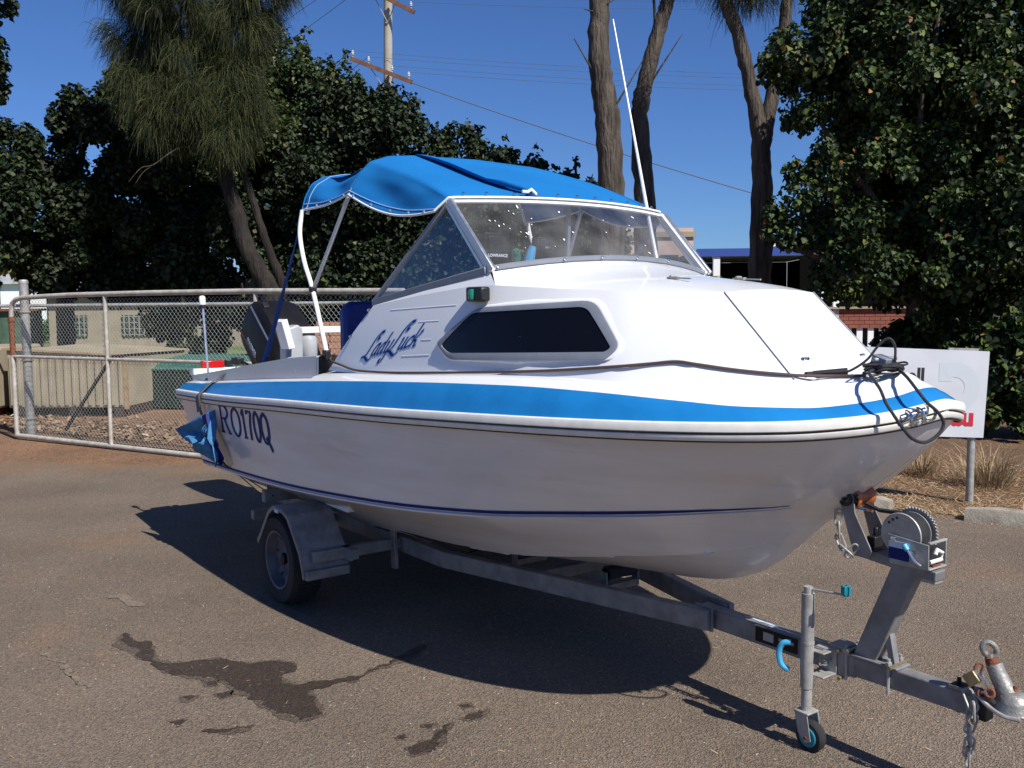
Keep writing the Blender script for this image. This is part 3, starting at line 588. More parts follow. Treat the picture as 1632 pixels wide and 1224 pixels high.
mb = MB(); mb.tube([(-1.5, -.345, 1.80), (-1.5, -.33, 1.86), (-1.5, -.31, 1.92)], [.02, .026, .018], 10); mb.tube([(-1.5, -.30, 1.86), (-1.5, -.26, 1.83)], .012, 8); mb.build('transducer_bracket', M['skyblue'], boat)
mb = MB(); mb.lathe([(.016, 0), (.022, .01), (.020, .05), (.01, .06)], (-1.5, -.405, 1.85), (0, 0, 1), 12); mb.build('green_cap', M['green'], boat)
mb = MB(); mb.torus((-1.86, -.42, 1.66), (.85, 0, .5), .16, .012, 28, 8); mb.tube([(-1.72, -.42, 1.58), (-1.86, -.42, 1.66)], .015, 8); mb.build('steering_wheel', M['whitepaint'], boat)
for y in (-.45, .45):
    mb = MB(); yy = y+(.05 if y < 0 else -.05); mb.prism([(-3.06, yy-.15+t[0], t[1]) for t in [(0, 1.18), (0, 1.62), (.02, 1.66), (.06, 1.682), (.24, 1.682), (.28, 1.66), (.30, 1.62), (.30, 1.18)]], (.08, 0, 0)); st = mb.build('seat', M['seat'], boat, bevel=.02)
    mb = MB(); mb.box((-2.85, y, 1.16), (.45, .42, .10)); mb.build('seat_cushion', M['seat'], st, bevel=.025)
    mb = MB(); mb.tube([(-2.85, y, .57), (-2.85, y, 1.12)], .04, 12); mb.build('seat_pedestal', M['alu'], st)
# ---- canopy
def hoopH(q):
    a = abs(q); s = 1 if q > 0 else -1
    prof = [(0, 0, 2.463), (.35, .40, 2.452), (.5, .55, 2.436), (.62, .655, 2.400), (.72, .72, 2.335), (.85, .765, 2.265), (1, .785, 2.222)]
    for (a0, y0, z0), (a1, y1, z1) in zip(prof, prof[1:]):
        if a <= a1: f = (a-a0)/(a1-a0); return V(-2.43, s*(y0+(y1-y0)*f), z0+(z1-z0)*f)
    return V(-2.43, s*.785, 2.222)
def hoopR(q):
    a = abs(q); s = 1 if q > 0 else -1
    prof = [(0, 0, 2.425), (.35, .40, 2.412), (.5, .54, 2.402), (.62, .655, 2.380), (.72, .725, 2.335), (.85, .765, 2.26), (1, .785, 2.192)]
    for (a0, y0, z0), (a1, y1, z1) in zip(prof, prof[1:]):
        if a <= a1: f = (a-a0)/(a1-a0); return V(-3.0, s*(y0+(y1-y0)*f), z0+(z1-z0)*f)
    return V(-3.0, s*.785, 2.192)
def front(q):
    a = abs(q); s = 1 if q > 0 else -1
    if a <= .62: p = Vector(wstop(q/.62)); return V(p.x+.008, p.y, p.z+.012)
    f = (a-.62)/.38; return V(-1.655-.05*f, s*(.668+.045*f), 2.137-.058*f)
def canv(t, q):  # t 0 front .. 1 hoop .. 1.6 rear
    a = abs(q)
    if t <= 1:
        F0, H0 = front(q), hoopH(q); u = t; p = F0.lerp(H0, u)
        crown = math.sin(math.pi*u)
        if a < .62: p.z += .045*crown*(1-a*.6)*(1-.5*u)
        else:
            k = (a-.62)/.38; p.z += .045*crown*(1-k)*.62*(1-.5*u)-.055*crown*k*(1.0 if q < 0 else .8)
            p.y += (-1 if q > 0 else 1)*.016*math.sin(math.pi*k)*crown
        if q < -.45:   # wrinkles pulling to the front corner and the hoop foot
            k = (-.45-q)/.55; w_ = math.sin(math.pi*min(1, max(0, u)))*math.sin(math.pi*min(1, k*.95))
            d = .007*math.sin(8*(u*.75+k*1.25))*w_+.004*math.sin(17*(u*1.0-k*.5)+1)*w_
            p.y -= d; p.z += d*.4
    else:
        u = (t-1)/.6; H0, R0 = hoopH(q), hoopR(q); p = H0.lerp(R0, u); sag = max(0, math.sin(math.pi*u))**1.2
        if a < .62: p.z -= .040*sag*(1-.25*a)
        else:
            k = (a-.62)/.38; p.z -= .040*sag*(1-k)*.8; p.y -= (1 if q > 0 else -1)*.045*sag*(1-k*.8)
            p.z += -.012*sag*k
        if q < -.4: k = (-.4-q)/.6; d = .014*math.sin(11*(u*.6+k*1.1))*math.sin(math.pi*u)*math.sin(math.pi*min(1, k)); p.y -= d
    return p
ts = [i/40 for i in range(41)]+[1+.6*(i+1)/26 for i in range(26)]; qq = [-1+2*i/96 for i in range(97)]
mb = MB(); mb.grid([[canv(t, q) for q in qq] for t in ts]); can = mb.build('canopy', M['canvas'], boat, smooth=60, fix=True)
can.modifiers.new('thick', 'SOLIDIFY').thickness = .003
def on_can(path, off, r, name, m, n=6):
    pts = []
    for t, q in path:
        p = canv(t, q); du = canv(min(1.6, t+.01), q)-canv(max(0, t-.01), q); dv = canv(t, min(1, q+.01))-canv(t, max(-1, q-.01)); nn = du.cross(dv).normalized()
        if nn.z < 0 and abs(q) < .8: nn = -nn
        if abs(q) >= .8 and nn.y*q < 0: nn = -nn
        pts.append(p+nn*off)
    mb = MB(); mb.tube(pts, r, n); return mb.build(name, m, can)
edge = [(t, -1) for t in ts]; on_can(edge, .0, .0055, 'edge_piping', M['piping']); on_can([(t, 1) for t in ts], .0, .007, 'edge_piping', M['piping'])
on_can([(0, q) for q in qq], .003, .0065, 'edge_piping', M['piping']); on_can([(1.6, q) for q in qq], 0, .006, 'rear_hem', M['canvas'])
on_can([(t, -.93) for t in ts], .0035, .0018, 'stitching', M['stitch'], 4); on_can([(1.54, q) for q in qq], .0035, .0018, 'stitching', M['stitch'], 4)
for t in (.12, .3, .5, .72, .93, 1.06, 1.24, 1.42):
    p = canv(t, -.955)+V(0, -.006, .0); mb = MB(); mb.lathe([(0, .006), (.006, .005), (.008, 0)], p, (0, -1, 0), 10); mb.build('press_stud', M['steel'], can)
for q in (-.56, -.46, -.33, -.22, -.11, 0, .11, .22, .34, .45, .55):
    p = canv(.035, q)+V(.008, 0, .008); mb = MB(); mb.lathe([(0, .007), (.006, .006), (.008, 0)], p, (.5, 0, .85), 10); mb.build('press_stud', M['steel'], can)
# loose fold of spare canvas lying over the starboard front of the canopy
FOLD = [(1.0, -.33), (.90, -.345), (.78, -.36), (.66, -.375), (.54, -.385), (.42, -.39), (.31, -.385), (.21, -.365), (.13, -.335), (.075, -.285), (.05, -.25)]
def nrm_can(t, q):
    du = canv(min(1.6, t+.01), q)-canv(max(0, t-.01), q); dv = canv(t, min(1, q+.01))-canv(t, max(-1, q-.01)); nn = du.cross(dv).normalized(); return nn if nn.z > 0 else -nn
mb = MB(); rows = []
for i, (t, q) in enumerate(FOLD):
    f = i/(len(FOLD)-1); lift = .006+.030*max(0, math.sin(math.pi*f))**.8+.022*(f > .75)
    rows.append([canv(t, q+.05)+nrm_can(t, q+.05)*.002, canv(t, q+.028)+nrm_can(t, q)*(lift*.55), canv(t, q+.008)+nrm_can(t, q)*lift, canv(t, q-.006)+nrm_can(t, q)*(lift*.9), canv(t, q-.006)+nrm_can(t, q)*(lift*.55), canv(t, q+.012)+nrm_can(t, q)*(.25*lift)])
mb.grid(rows); mb.build('canvas_fold', M['canvas'], can, smooth=70)
p = canv(.03, -.27)+V(.01, 0, .02); mb = MB(); mb.tube([p+V(-.005, -.03, 0), p, p+V(0, .02, .012), p+V(0, .05, -.01)], .008, 8); mb.build('piping_end', M['piping'], can)
# canopy frame
def arc(P, n=8):
    out = []
    P = [P[0]]+P+[P[-1]]
    for i in range(1, len(P)-2):
        a, b, c, d = [Vector(x) for x in P[i-1:i+3]]
        for k in range(n):
            t = k/n; out.append(.5*((2*b)+(c-a)*t+(2*a-5*b+4*c-d)*t*t+(3*b-a-3*c+d)*t**3))
    out.append(Vector(P[-1])); return out
for s in (-1, 1):
    mb = MB(); mb.tube(arc([(-2.575, s*.86, 1.42), (-2.735, s*.855, 1.74)]+[(-2.87, s*.84, 1.90), (-2.975, s*.815, 2.06), (-2.99, s*.79, 2.19)]), .0125, 10); mb.build('canopy_leg', M['whitepaint'], boat)
    mb = MB(); mb.tube([(-2.735, s*.85, 1.745), (-2.43, s*.778, 2.225)], .011, 10); mb.build('canopy_strut', M['alu'], boat)
    mb = MB(); mb.box((-2.735, s*.855, 1.745), (.035, .035, .03)); mb.build('frame_joint', M['black'], boat, bevel=.004)
    mb = MB(); mb.box((-2.575, s*.86, 1.40), (.05, .03, .05)); mb.build('frame_foot', M['black'], boat, bevel=.006)
mb = MB(); mb.tube([hoopH(q)-V(0, 0, .02) for q in [i/12-1 for i in range(25)]], .011, 8); mb.build('canopy_hoop', M['alu'], boat)
mb = MB(); mb.tube([V(hoopR(q).x+.022, hoopR(q).y*.975, hoopR(q).z-.022) for q in [i/12-1 for i in range(25)]], .011, 8); mb.build('canopy_hoop', M['alu'], boat)
# aerial
mb = MB(); mb.tube([(-1.50, .55, 1.80), (-1.56, .55, 1.89), (-1.634, .55, 2.16), (-1.76, .55, 2.66), (-1.895, .55, 3.185)], [.011, .011, .010, .006, .0035], 8); mb.build('radio_aerial', M['whitepaint'], boat)
# stern light
mb = MB(); mb.tube([(-4.47, -.86, 1.16), (-4.567, -.85, 1.655)], .0085, 8); sl_ = mb.build('stern_light', M['alu'], boat)
mb = MB(); mb.lathe([(.016, 0), (.024, .004), (.024, .018), (.02, .022)], (-4.567, -.85, 1.65), (-.15, 0, 1), 14); mb.build('lamp_base', M['black'], sl_)
mb = MB(); mb.lathe([(.021, 0), (.022, .05), (.016, .062), (0, .064)], (-4.571, -.85, 1.672), (-.15, 0, 1), 14); mb.build('lamp_globe', M['white'], sl_)
mb = MB(); mb.lathe([(.03, 0), (.022, .012), (.012, .016)], (-4.47, -.86, 1.155), (0, 0, 1), 12); mb.build('lamp_foot', M['steel'], sl_)
# white rod rack and bait board across the cockpit
mb = MB(); mb.box((-4.3, -.06, 1.488), (.05, .50, .045)); mb.box((-4.3, -.275, 1.40), (.05, .04, .16)); rk = mb.build('bait_rack', M['white'], boat, bevel=.004)
mb = MB(); mb.prism([(-4.3, -.447, 1.552), (-4.3, -.405, 1.57), (-4.3, -.352, 1.37), (-4.3, -.398, 1.36)], (.14, .0, 0)); mb.build('rod_holder', M['white'], rk, bevel=.003)
mb = MB(); mb.prism([(-4.34, -.395, 1.2), (-4.34, -.265, 1.2), (-4.34, -.265, 1.50), (-4.34, -.30, 1.53), (-4.34, -.35, 1.51), (-4.34, -.395, 1.515)], (.12, 0, 0)); mb.build('rack_post', M['grey'], rk, bevel=.012)
mb = MB(); mb.lathe([(.055, 0), (.06, .02), (.062, .12), (.05, .145), (.0, .15)], (-4.3, -.19, 1.30), (0, 0, 1), 16); mb.build('grey_canister', M['grey'], rk)
# outboard motor, tilted up
om = MB(); om.box((-4.96, 0, 1.02), (.12, .24, .34)); om.bar((-5.0, 0, 1.10), (-5.55, 0, .78), .13, .16); om.bar((-5.45, 0, .86), (-5.72, 0, .70), .05, .34, up=(0, 1, 0))
OM = om.build('outboard_motor', M['charcoal'], boat, bevel=.02)
rot = Matrix.Rotation(R(37), 4, 'Y'); cc = V(-5.17, -.03, 1.37)
def cw(x, y, z): return cc+rot.to_3x3() @ V(x*1.06, y*1.12, z)
mb = MB(); rows = []
prof = [(-.36, .13, -.20, .06), (-.335, .175, -.225, .15), (-.24, .185, -.235, .205), (-.05, .19, -.235, .235), (.15, .19, -.235, .225), (.28, .18, -.23, .17), (.345, .15, -.215, .06), (.36, .11, -.19, -.02)]
for x, wd, z0, z1 in prof:
    rows.append([cw(x, y*wd, z0+(z1-z0)*t) for y, t in ((-.80, 0), (-.97, .06), (-1, .3), (-.99, .62), (-.9, .88), (-.72, .985), (-.3, 1.0), (.3, 1.0), (.72, .985), (.9, .88), (.99, .62), (1, .3), (.97, .06), (.80, 0))])
mb.grid(rows); mb.f.append(tuple(range(14))); mb.f.append(tuple(len(mb.v)-14+i for i in range(14))); mb.build('engine_cowl', M['charcoal'], OM, smooth=30)
mb = MB(); mb.grid([[cw(x, -.1935, -.125), cw(x, -.1935, -.118)] for x in (-.33, -.1, .1, .3)]); mb.build('red_pinstripe', M['red'], OM, smooth=0)
mb = MB(); mb.grid([[cw(x, -.1925+.004*abs(x), .165), cw(x, -.190+.004*abs(x), .185)] for x in (-.24, -.05, .1, .2)]); mb.build('cowl_moulding', M['grey'], OM, smooth=0)
d = rot.to_3x3(); label_text('MARINER', .060, face_m(cw(-.05, -.196, -.085), d @ V(1, 0, 0), d @ V(0, 0, 1)), M['pale'], 'maker_lettering', OM, bold=.001, sx=.85)
mb = MB(); mb.box(cw(-.20, -.10, .217), (.07, .05, .012), rot); mb.build('cowl_latch', M['black'], OM, bevel=.004)
# stripes low on the hull side
def hullp(x, z, off, s):
    zb, zt = T(CH_Z, x), T(SHEER, x); f = (z-zb)/(zt-zb); y = BEAMf(x)*(T(CH_K, x)+(1-T(CH_K, x))*(f+.25*f*(1-f)))
    return (rake(x, z), s*(y+off), z-off*.25)
XL = [-4.84+i*.09 for i in range(53)]; XL = [x for x in XL if x < -.12]+[-.10]
for s in (-1, 1):
    for z0, z1, m, nm in ((.022, .036, 'navy', 'hull_pinstripe'), (.010, .017, 'ltblue', 'hull_pinstripe')):
        mb = MB(); rows = []
        for x in XL:
            tp = min(1, max(0, (-.08-x)/.5)); c = (z0+z1)/2; h = (z1-z0)/2*(.1+.9*tp); zc = T(CH_Z, x)+c*(.6+.4*tp)
            rows.append([hullp(x, zc-h, .0022, s), hullp(x, zc+h, .0022, s)])
        mb.grid(rows); mb.build(nm, M[m], boat, smooth=0)
mb = MB()
for s in (-1, 1):
    rows = []; XR = [-4.8+i*.1 for i in range(46)]+[-.27, -.24, -.21]
    for x in XR:
        b = BEAMf(x); cy = b*T(CH_K, x); sy = min(T(STK_Y, x), cy*.8); sz = min(T(STK_Z, x), T(CH_Z, x)-.01); tp = min(1, max(.08, (-.19-x)/.25))
        h, nn, _, _ = hb.find_nearest(Vector((rake(x, sz), -sy, sz)))
        if nn.y > 0 and nn.z > 0: nn = -nn
        if nn.dot(Vector((.0, -1, -.6))) < 0: nn = -nn
        up = Vector((1, 0, 0)).cross(nn); up = up if up.z > 0 else -up; up.normalize()
        rows.append([tuple((q.x, q.y if s < 0 else -q.y, q.z)) for q in (h+up*.034-nn*.004, h+up*.016+nn*.010*tp, h-up*.004+nn*.016*tp, h-up*.012-nn*.004)])
    mb = MB(); mb.grid(rows); mb.build('spray_rail', M['hull'], boat, smooth=60)
# ---- lettering drawn with a broad nib
def strokes(mb, paths, place, nib, wmin, wmax, grow=0):
    for P in paths:
        pts = [Vector(p) for p in P]
        if len(pts) > 2:
            q = [pts[0]]+pts+[pts[-1]]; o = []
            for i in range(1, len(q)-2):
                a, b, c, d = q[i-1:i+3]
                for k in range(6): t = k/6; o.append(.5*((2*b)+(c-a)*t+(2*a-5*b+4*c-d)*t*t+(3*b-a-3*c+d)*t**3))
            o.append(q[-1]); pts = o
        else: pts = [pts[0].lerp(pts[1], i/6) for i in range(7)]
        L, Rr = [], []
        for i in range(len(pts)):
            d = (pts[min(i+1, len(pts)-1)]-pts[max(0, i-1)])
            if d.length < 1e-6: d = Vector((1, 0))
            d.normalize(); an = math.atan2(d.y, d.x); w_ = wmin+(wmax-wmin)*abs(math.sin(an-nib)); e = min(i, len(pts)-1-i)
            w_ = w_/2+grow; n_ = Vector((-d.y, d.x)); ex = d*(-grow if i == 0 else (grow if i == len(pts)-1 else 0))
            L.append(pts[i]+n_*w_+ex); Rr.append(pts[i]-n_*w_+ex)
        mb.grid([[place(a.x, a.y), place(b.x, b.y)] for a, b in zip(L, Rr)])
G = {
 'R': ([[(.12, 0), (.12, 1)], [(.12, .97), (.5, .97), (.68, .78), (.5, .55), (.12, .53)], [(.38, .53), (.52, .25), (.68, .03)], [(0, .03), (.26, .03)], [(0, .97), (.2, .97)], [(.56, .03), (.80, .03)]]),
 'O': ([[(.38, .99), (.14, .82), (.06, .5), (.14, .18), (.38, .01), (.62, .18), (.70, .5), (.62, .82), (.38, .99)]]),
 '1': ([[(.22, 0), (.22, 1)], [(.02, .80), (.20, .97)], [(.05, .03), (.40, .03)]]),
 '7': ([[(.02, .96), (.50, .96)], [(.02, .86), (.02, .99)], [(.50, .96), (.30, .5), (.24, 0)]]),
 'Q': ([[(.38, .99), (.14, .82), (.06, .5), (.14, .18), (.38, .01), (.62, .18), (.70, .5), (.62, .82), (.38, .99)], [(.40, .22), (.60, .02), (.80, -.22)]])}
def hull_place(x0):
    def f(u, v):
        x = x0+u; return hullp(-3.915+(x+3.915)*.94, .862+(x+3.9)*.018+v, .0025, -1)
    return f
mb = MB()
for ch, x0, sx in (('R', -3.915, .265), ('O', -3.675, .255), ('1', -3.455, .185), ('7', -3.348, .16), ('O', -3.238, .148), ('Q', -3.118, .18)):
    strokes(mb, [[(px*sx, py*.178) for px, py in P_] for P_ in G[ch]], hull_place(x0), 0, .012, .034)
o = mb.build('registration_lettering', M['navy'], boat, smooth=0, fix=False)
SCR = {
 'L': [[(.62, .80), (.58, .72), (.52, .80), (.56, .93), (.70, .99), (.66, 1.03), (.50, 1.02), (.34, .80), (.28, .5), (.22, .22), (.08, .02)], [(-.14, .03), (.10, .04), (.34, -.08), (.56, -.17), (.72, -.06)], ],
 'a': [[(.40, .50), (.22, .50), (.10, .28), (.12, .05), (.26, .06), (.38, .24)], [(.42, .54), (.38, .24), (.40, .02), (.52, .08)]],
 'd': [[(.40, .48), (.22, .50), (.10, .28), (.12, .05), (.26, .06), (.38, .24)], [(.44, .92), (.40, .5), (.38, .24), (.42, .02), (.52, .08)]],
 'y': [[(.06, .50), (.14, .46), (.12, .14), (.22, .03), (.36, .18)], [(.44, .54), (.38, .10), (.30, -.30), (.12, -.40), (.06, -.28), (.16, -.24)]],
 'u': [[(.06, .50), (.14, .46), (.12, .14), (.22, .03), (.36, .18)], [(.40, .52), (.38, .20), (.42, .02), (.52, .08)]],
 'c': [[(.40, .42), (.34, .50), (.18, .46), (.10, .24), (.18, .04), (.42, .12)]],
 'k': [[(.14, 1.0), (.12, .5), (.10, .02)], [(.12, .26), (.34, .50), (.42, .62), (.36, .68)], [(.18, .30), (.34, .24), (.36, .04), (.50, .06)]]}
def script(grow, off, m, wmin, wmax, name):
    mb = MB()
    for ch, s0, k in (('L', 0, 1.0), ('a', .56, .95), ('d', 1.02, .95), ('y', 1.50, .95), ('L', 1.90, 1.12), ('u', 2.50, .95), ('c', 2.95, .95), ('k', 3.32, .95)):
        def pl(u, v, s0=s0, k=k, b=.22 if s0 > 1.8 else 0):
            S = s0+u*k; v = v*k; x = -2.185+S*.119+v*.088; z = 1.397+S*.0185+v*.118; return tuple(projc(x, z, off))
        strokes(mb, SCR[ch], pl, R(35), wmin, wmax, grow)
    return mb.build(name, M[m], boat, smooth=0, fix=False)
script(.055, .0012, 'pale', .03, .09, 'name_halo'); script(.030, .0017, 'ltblue', .03, .09, 'name_outline'); script(0, .0023, 'navy', .025, .095, 'name_lettering')
# hull dirt line, bow eye and bow fairlead
mb = MB(); mb.torus((-.06, 0, .90), (0, 1, 0), .028, .007, 16, 8, 1.2); mb.build('bow_eye', M['steel'], boat)
P = [(x, -BEAMf(x)) for x in (.335, .352, .368, .381)]; mb = MB()
for k, x in enumerate((.303, .319, .332)):
    y = -BEAMf(x); i = min(range(len(full)), key=lambda j: abs(full[j][0]-x)+(full[j][1] > 0)*9); nx, ny = nrm(i)
    mb.torus((x+nx*.012, y+ny*.012, SH(x)-.002), (-ny, nx, 0), .026, .0055, 14, 6)
mb.tube([(.300, -BEAMf(.300)-.016, SH(.300)), (.334, -BEAMf(.334)-.016, SH(.334))], .017, 12); mb.build('bow_fairlead', M['steel'], boat)
# ---------------------------------------------------------------- things on the boat
def top(name, mb, m, label, cat, **k):
    o = mb.build(name, m, None, **k); o.matrix_world = BOAT_M; tag(o, label, cat); return o
# brown cable lying along the side deck
CAB = [(-2.60, -.80, 1.40), (-2.53, -.86, 1.375), (-2.395, -.866, 1.355), (-2.216, -.868, 1.336), (-1.872, -.877, 1.343), (-1.481, -.845, 1.361), (-1.127, -.766, 1.379), (-.869, -.707, 1.395), (-.596, -.626, 1.419), (-.469, -.556, 1.433), (-.388, -.512, 1.442), (-.318, -.480, 1.434), (-.193, -.391, 1.414), (-.049, -.276, 1.399), (.031, -.165, 1.395), (.123, -.118, 1.398)]
mb = MB(); mb.tube(arc(CAB, 6), .0058, 8); top('cable', mb, M['cord'], 'thin brown cable running along the side deck below the cabin window', 'cable')
# black rope heap at the bow
rnd = random.Random(5); root = empty('mooring_rope', mat=BOAT_M); tag(root, 'heap of black rope on the foredeck with loops hanging over the bow', 'rope')
mb = MB(); pts = []
for k in range(70):
    a = k*.9; r = .035+.03*rnd.random(); pts.append((.15+math.cos(a)*r*1.0, -.05+math.sin(a)*r*1.5+.02*rnd.gauss(0, 1), 1.400+.030*k/70+rnd.uniform(0, .02)))
mb.tube(arc(pts, 4), .0036, 6); mb.build('rope_coil', M['blackrope'], root)
mb = MB(); mb.tube(arc([(.16, -.05, 1.43), (.16, -.11, 1.425), (.17, -.17, 1.415), (.22, -.22, 1.395), (.267, -.255, 1.368), (.292, -.262, 1.328), (.319, -.262, 1.293), (.339, -.24, 1.250), (.352, -.205, 1.214), (.369, -.160, 1.200), (.387, -.118, 1.222), (.395, -.098, 1.257), (.386, -.118, 1.295), (.364, -.144, 1.326), (.334, -.155, 1.366), (.27, -.11, 1.402), (.19, -.04, 1.425)], 6), .0055, 8); mb.build('rope_loop', M['blackrope'], root)
mb = MB(); mb.tube(arc([(.02, -.155, 1.40), (.06, -.12, 1.412), (.10, -.08, 1.45), (.125, -.05, 1.50), (.150, -.03, 1.525), (.168, -.02, 1.50), (.17, -.02, 1.45), (.165, -.02, 1.42)], 6), .0045, 8); mb.build('rope_loop', M['blackrope'], root)
mb = MB(); mb.tube([(-.03, -.20, 1.402), (.06, -.13, 1.412)], [.010, .012], 8); mb.tube([(-.035, -.235, 1.402), (-.03, -.175, 1.402)], .008, 8); mb.build('rope_splice', M['blackrope'], root)
mb = MB(); mb.box((.13, -.03, 1.445), (.06, .055, .035), Matrix.Rotation(.3, 4, 'Y')); mb.tube([(.12, -.07, 1.45), (.15, .02, 1.455)], .009, 8); mb.build('bow_cleat_block', M['greyalu'], root, bevel=.008)
# stern strap, towelling pad and cords
strap = empty('tie_down_strap', mat=BOAT_M); tag(strap, 'grey webbing tie-down strap over the stern gunwale, running down to the trailer', 'strap')
def ribbon(P, wv, th=.003):
    mb = MB(); P = [Vector(p) for p in P]; w_ = Vector(wv); mb.grid([[p-w_/2, p+w_/2] for p in P]); return mb
b_ = BEAMf(-4.2)
mb = ribbon(arc([(-4.02, -.78, 1.285), (-4.05, -.87, 1.235), (-4.13, -b_+.075, ST(-4.1)+.025), (-4.17, -b_+.045, ST(-4.15)+.006), (-4.21, -b_-.01, SH(-4.2)+.045), (-4.225, -b_-.034, SH(-4.2)+.005), (-4.235, -b_-.028, SH(-4.2)-.06), (-4.25, -b_-.022, .965)], 5), (.085, 0, .018)); mb.build('webbing', M['strap'], strap, solid=.003, smooth=60)
mb = ribbon(arc([(-4.235, -b_-.024, .99), (-4.13, -.995, .86), (-4.02, -.985, .73), (-3.93, -.96, .655), (-3.90, -.93, .62)], 5), (.045, 0, .01)); mb.build('lower_webbing', M['black'], strap, solid=.003, smooth=60)
mb = MB(); mb.box((-4.06, -.80, 1.30), (.11, .05, .045)); mb.tube([(-4.0, -.79, 1.30), (-3.93, -.78, 1.285)], .008, 6); mb.build('ratchet_buckle', M['black'], strap, bevel=.008)
for e in ((-3.45, -.88, .50), (-3.36, -.86, .52)):
    mb = MB(); mb.tube([(-3.90, -.93, .63), e], .0035, 6); mb.build('cord', M['black'], strap)
CLX = .22
CL = [(-4.17, 1.003), (-4.30, .955), (-4.46, .895), (-4.655, .84), (-4.54, .79), (-4.39, .752), (-4.47, .71), (-4.28, .70), (-4.13, .668), (-4.048, .655), (-3.99, .70), (-4.06, .79), (-4.085, .83), (-4.13, .92)]
CL = [(a_+CLX, b_2) for a_, b_2 in CL]; mb = MB(); cx, cz = -4.2+CLX, .83
mb.grid([[(cx+(p[0]-cx)*f, -1.03-.035*math.sin(5*f+i*.9)-.04*f*(p[0] < cx), cz+(p[1]-cz)*f) for f in (.02, .35, .7, 1)] for i, p in enumerate(CL+[CL[0]])])
top('towelling_pad', mb, M['cloth'], 'ragged blue cloth hanging at the stern quarter of the boat', 'cloth', smooth=25).modifiers.new('s', 'SOLIDIFY').thickness = .006
mb = MB(); mb.prism([(-3.98, -1.03, .98), (-3.90, -1.03, .83), (-3.80, -1.0, .71), (-3.84, -1.0, .66), (-3.95, -1.03, .80), (-4.03, -1.04, .96)], (0, -.02, 0)); mb.build('dark_cloth_side', M['navy'], strap)  # navy strip along the dark side of the blue cloth
# furled blue rod leaning up from the quarter
mb = MB(); mb.tube(arc([(-3.61, -.80, 1.30), (-3.48, -.80, 1.46), (-3.30, -.80, 1.70), (-3.13, -.80, 1.93), (-3.02, -.80, 2.09)], 5), [.016]*6+[.014]*5+[.009]*5+[.004]*5, 8); o = top('furled_flag', mb, mat('royal_blue_cloth', (.015, .06, .24), .8, bump=.5, bscale=120), 'slim blue furled flag standing upright by the stern engine', 'flag')
# light board
lb = empty('trailer_light_board', mat=BOAT_M); tag(lb, 'white trailer light board with a red lens, lying across the stern', 'light board')
mb = MB(); mb.box((-4.80, -.10, 1.195), (.05, 1.56, .042)); mb.build('board', M['white'], lb, bevel=.003)
for y in (-.72, .55):
    mb = MB(); mb.box((-4.80, y, 1.244), (.055, .16, .052)); mb.build('red_lens', M['red'], lb, bevel=.006)
mb = MB(); mb.box((-4.80, -.60, 1.247), (.05, .05, .045)); mb.build('dark_lens_housing', M['black'], lb, bevel=.004)
# ---------------------------------------------------------------- TRAILER
tr = empty('boat_trailer', mat=BOAT_M); tag(tr, 'silver painted single-axle boat trailer carrying the motorboat', 'trailer')
S = M['silver']
mb = MB(); mb.bar((-.72, 0, .325), (.05, 0, .325), .07, .082); mb.build('drawbar', S, tr, bevel=.006)
mb = MB(); mb.bar((.0, 0, .326), (.50, 0, .330), .062, .074); mb.build('drawbar_extension', S, tr, bevel=.006)
mb = MB(); mb.box((-.02, 0, .335), (.07, .088, .115)); mb.build('drawbar_clamp', S, tr, bevel=.006)
for x, z in ((-.01, .375), (.0, .275), (.03, .385), (.20, .375)):
    mb = MB(); mb.tube([(x, -.06, z), (x, .06, z)], .008, 6); mb.build('clamp_bolt', M['brass'], tr)
for s in (-1, 1):
    mb = MB(); mb.bar((-.62, s*.062, .330), (-2.13, s*.432, .330), .05, .088); mb.bar((-2.12, s*.430, .330), (-4.35, s*.45, .330), .05, .088); mb.build('side_rail', S, tr, bevel=.006)
    mb = MB(); mb.box((-.66, s*.055, .33), (.10, .012, .105)); mb.tube([(-.66, s*.055, .33), (-.66, s*.085, .33)], .014, 6); mb.build('joint_plate', S, tr, bevel=.003)
mb = MB(); mb.box((-.30, -.0375, .33), (.20, .004, .06)); mb.build('compliance_plate', M['charcoal'], tr)
mb = MB(); mb.box((-.335, -.0398, .33), (.05, .002, .034)); mb.box((-.25, -.0398, .335), (.07, .002, .012)); mb.build('plate_label', M['galv'], tr)
for k_, (x0_, x1_, y_) in enumerate(((-.50, -.30, .004), (-.36, -.22, -.012))):
    mb = MB(); N_ = 9; mb.grid([[(x0_+(x1_-x0_)*i/N_, y_-.006*math.sin(math.pi*i/N_)-.003*math.sin(i*2.1), .3675), (x0_+(x1_-x0_)*i/N_, y_+.007*math.sin(math.pi*i/N_)+.002*math.sin(i*3.3), .3675)] for i in range(N_+1)]); mb.build('paint_scuff', M['pale'], tr, smooth=0)
for x, hw in ((-2.56, .98), (-3.75, .85), (-1.55, .28), (-4.3, .45)):
    mb = MB(); mb.bar((x, -hw, .335), (x, hw, .335), .05, .06); mb.build('cross_member', S, tr, bevel=.005)
mb = MB(); mb.tube([(-2.93, -.88, .25), (-2.93, .88, .25)], .026, 10); mb.build('axle', S, tr)
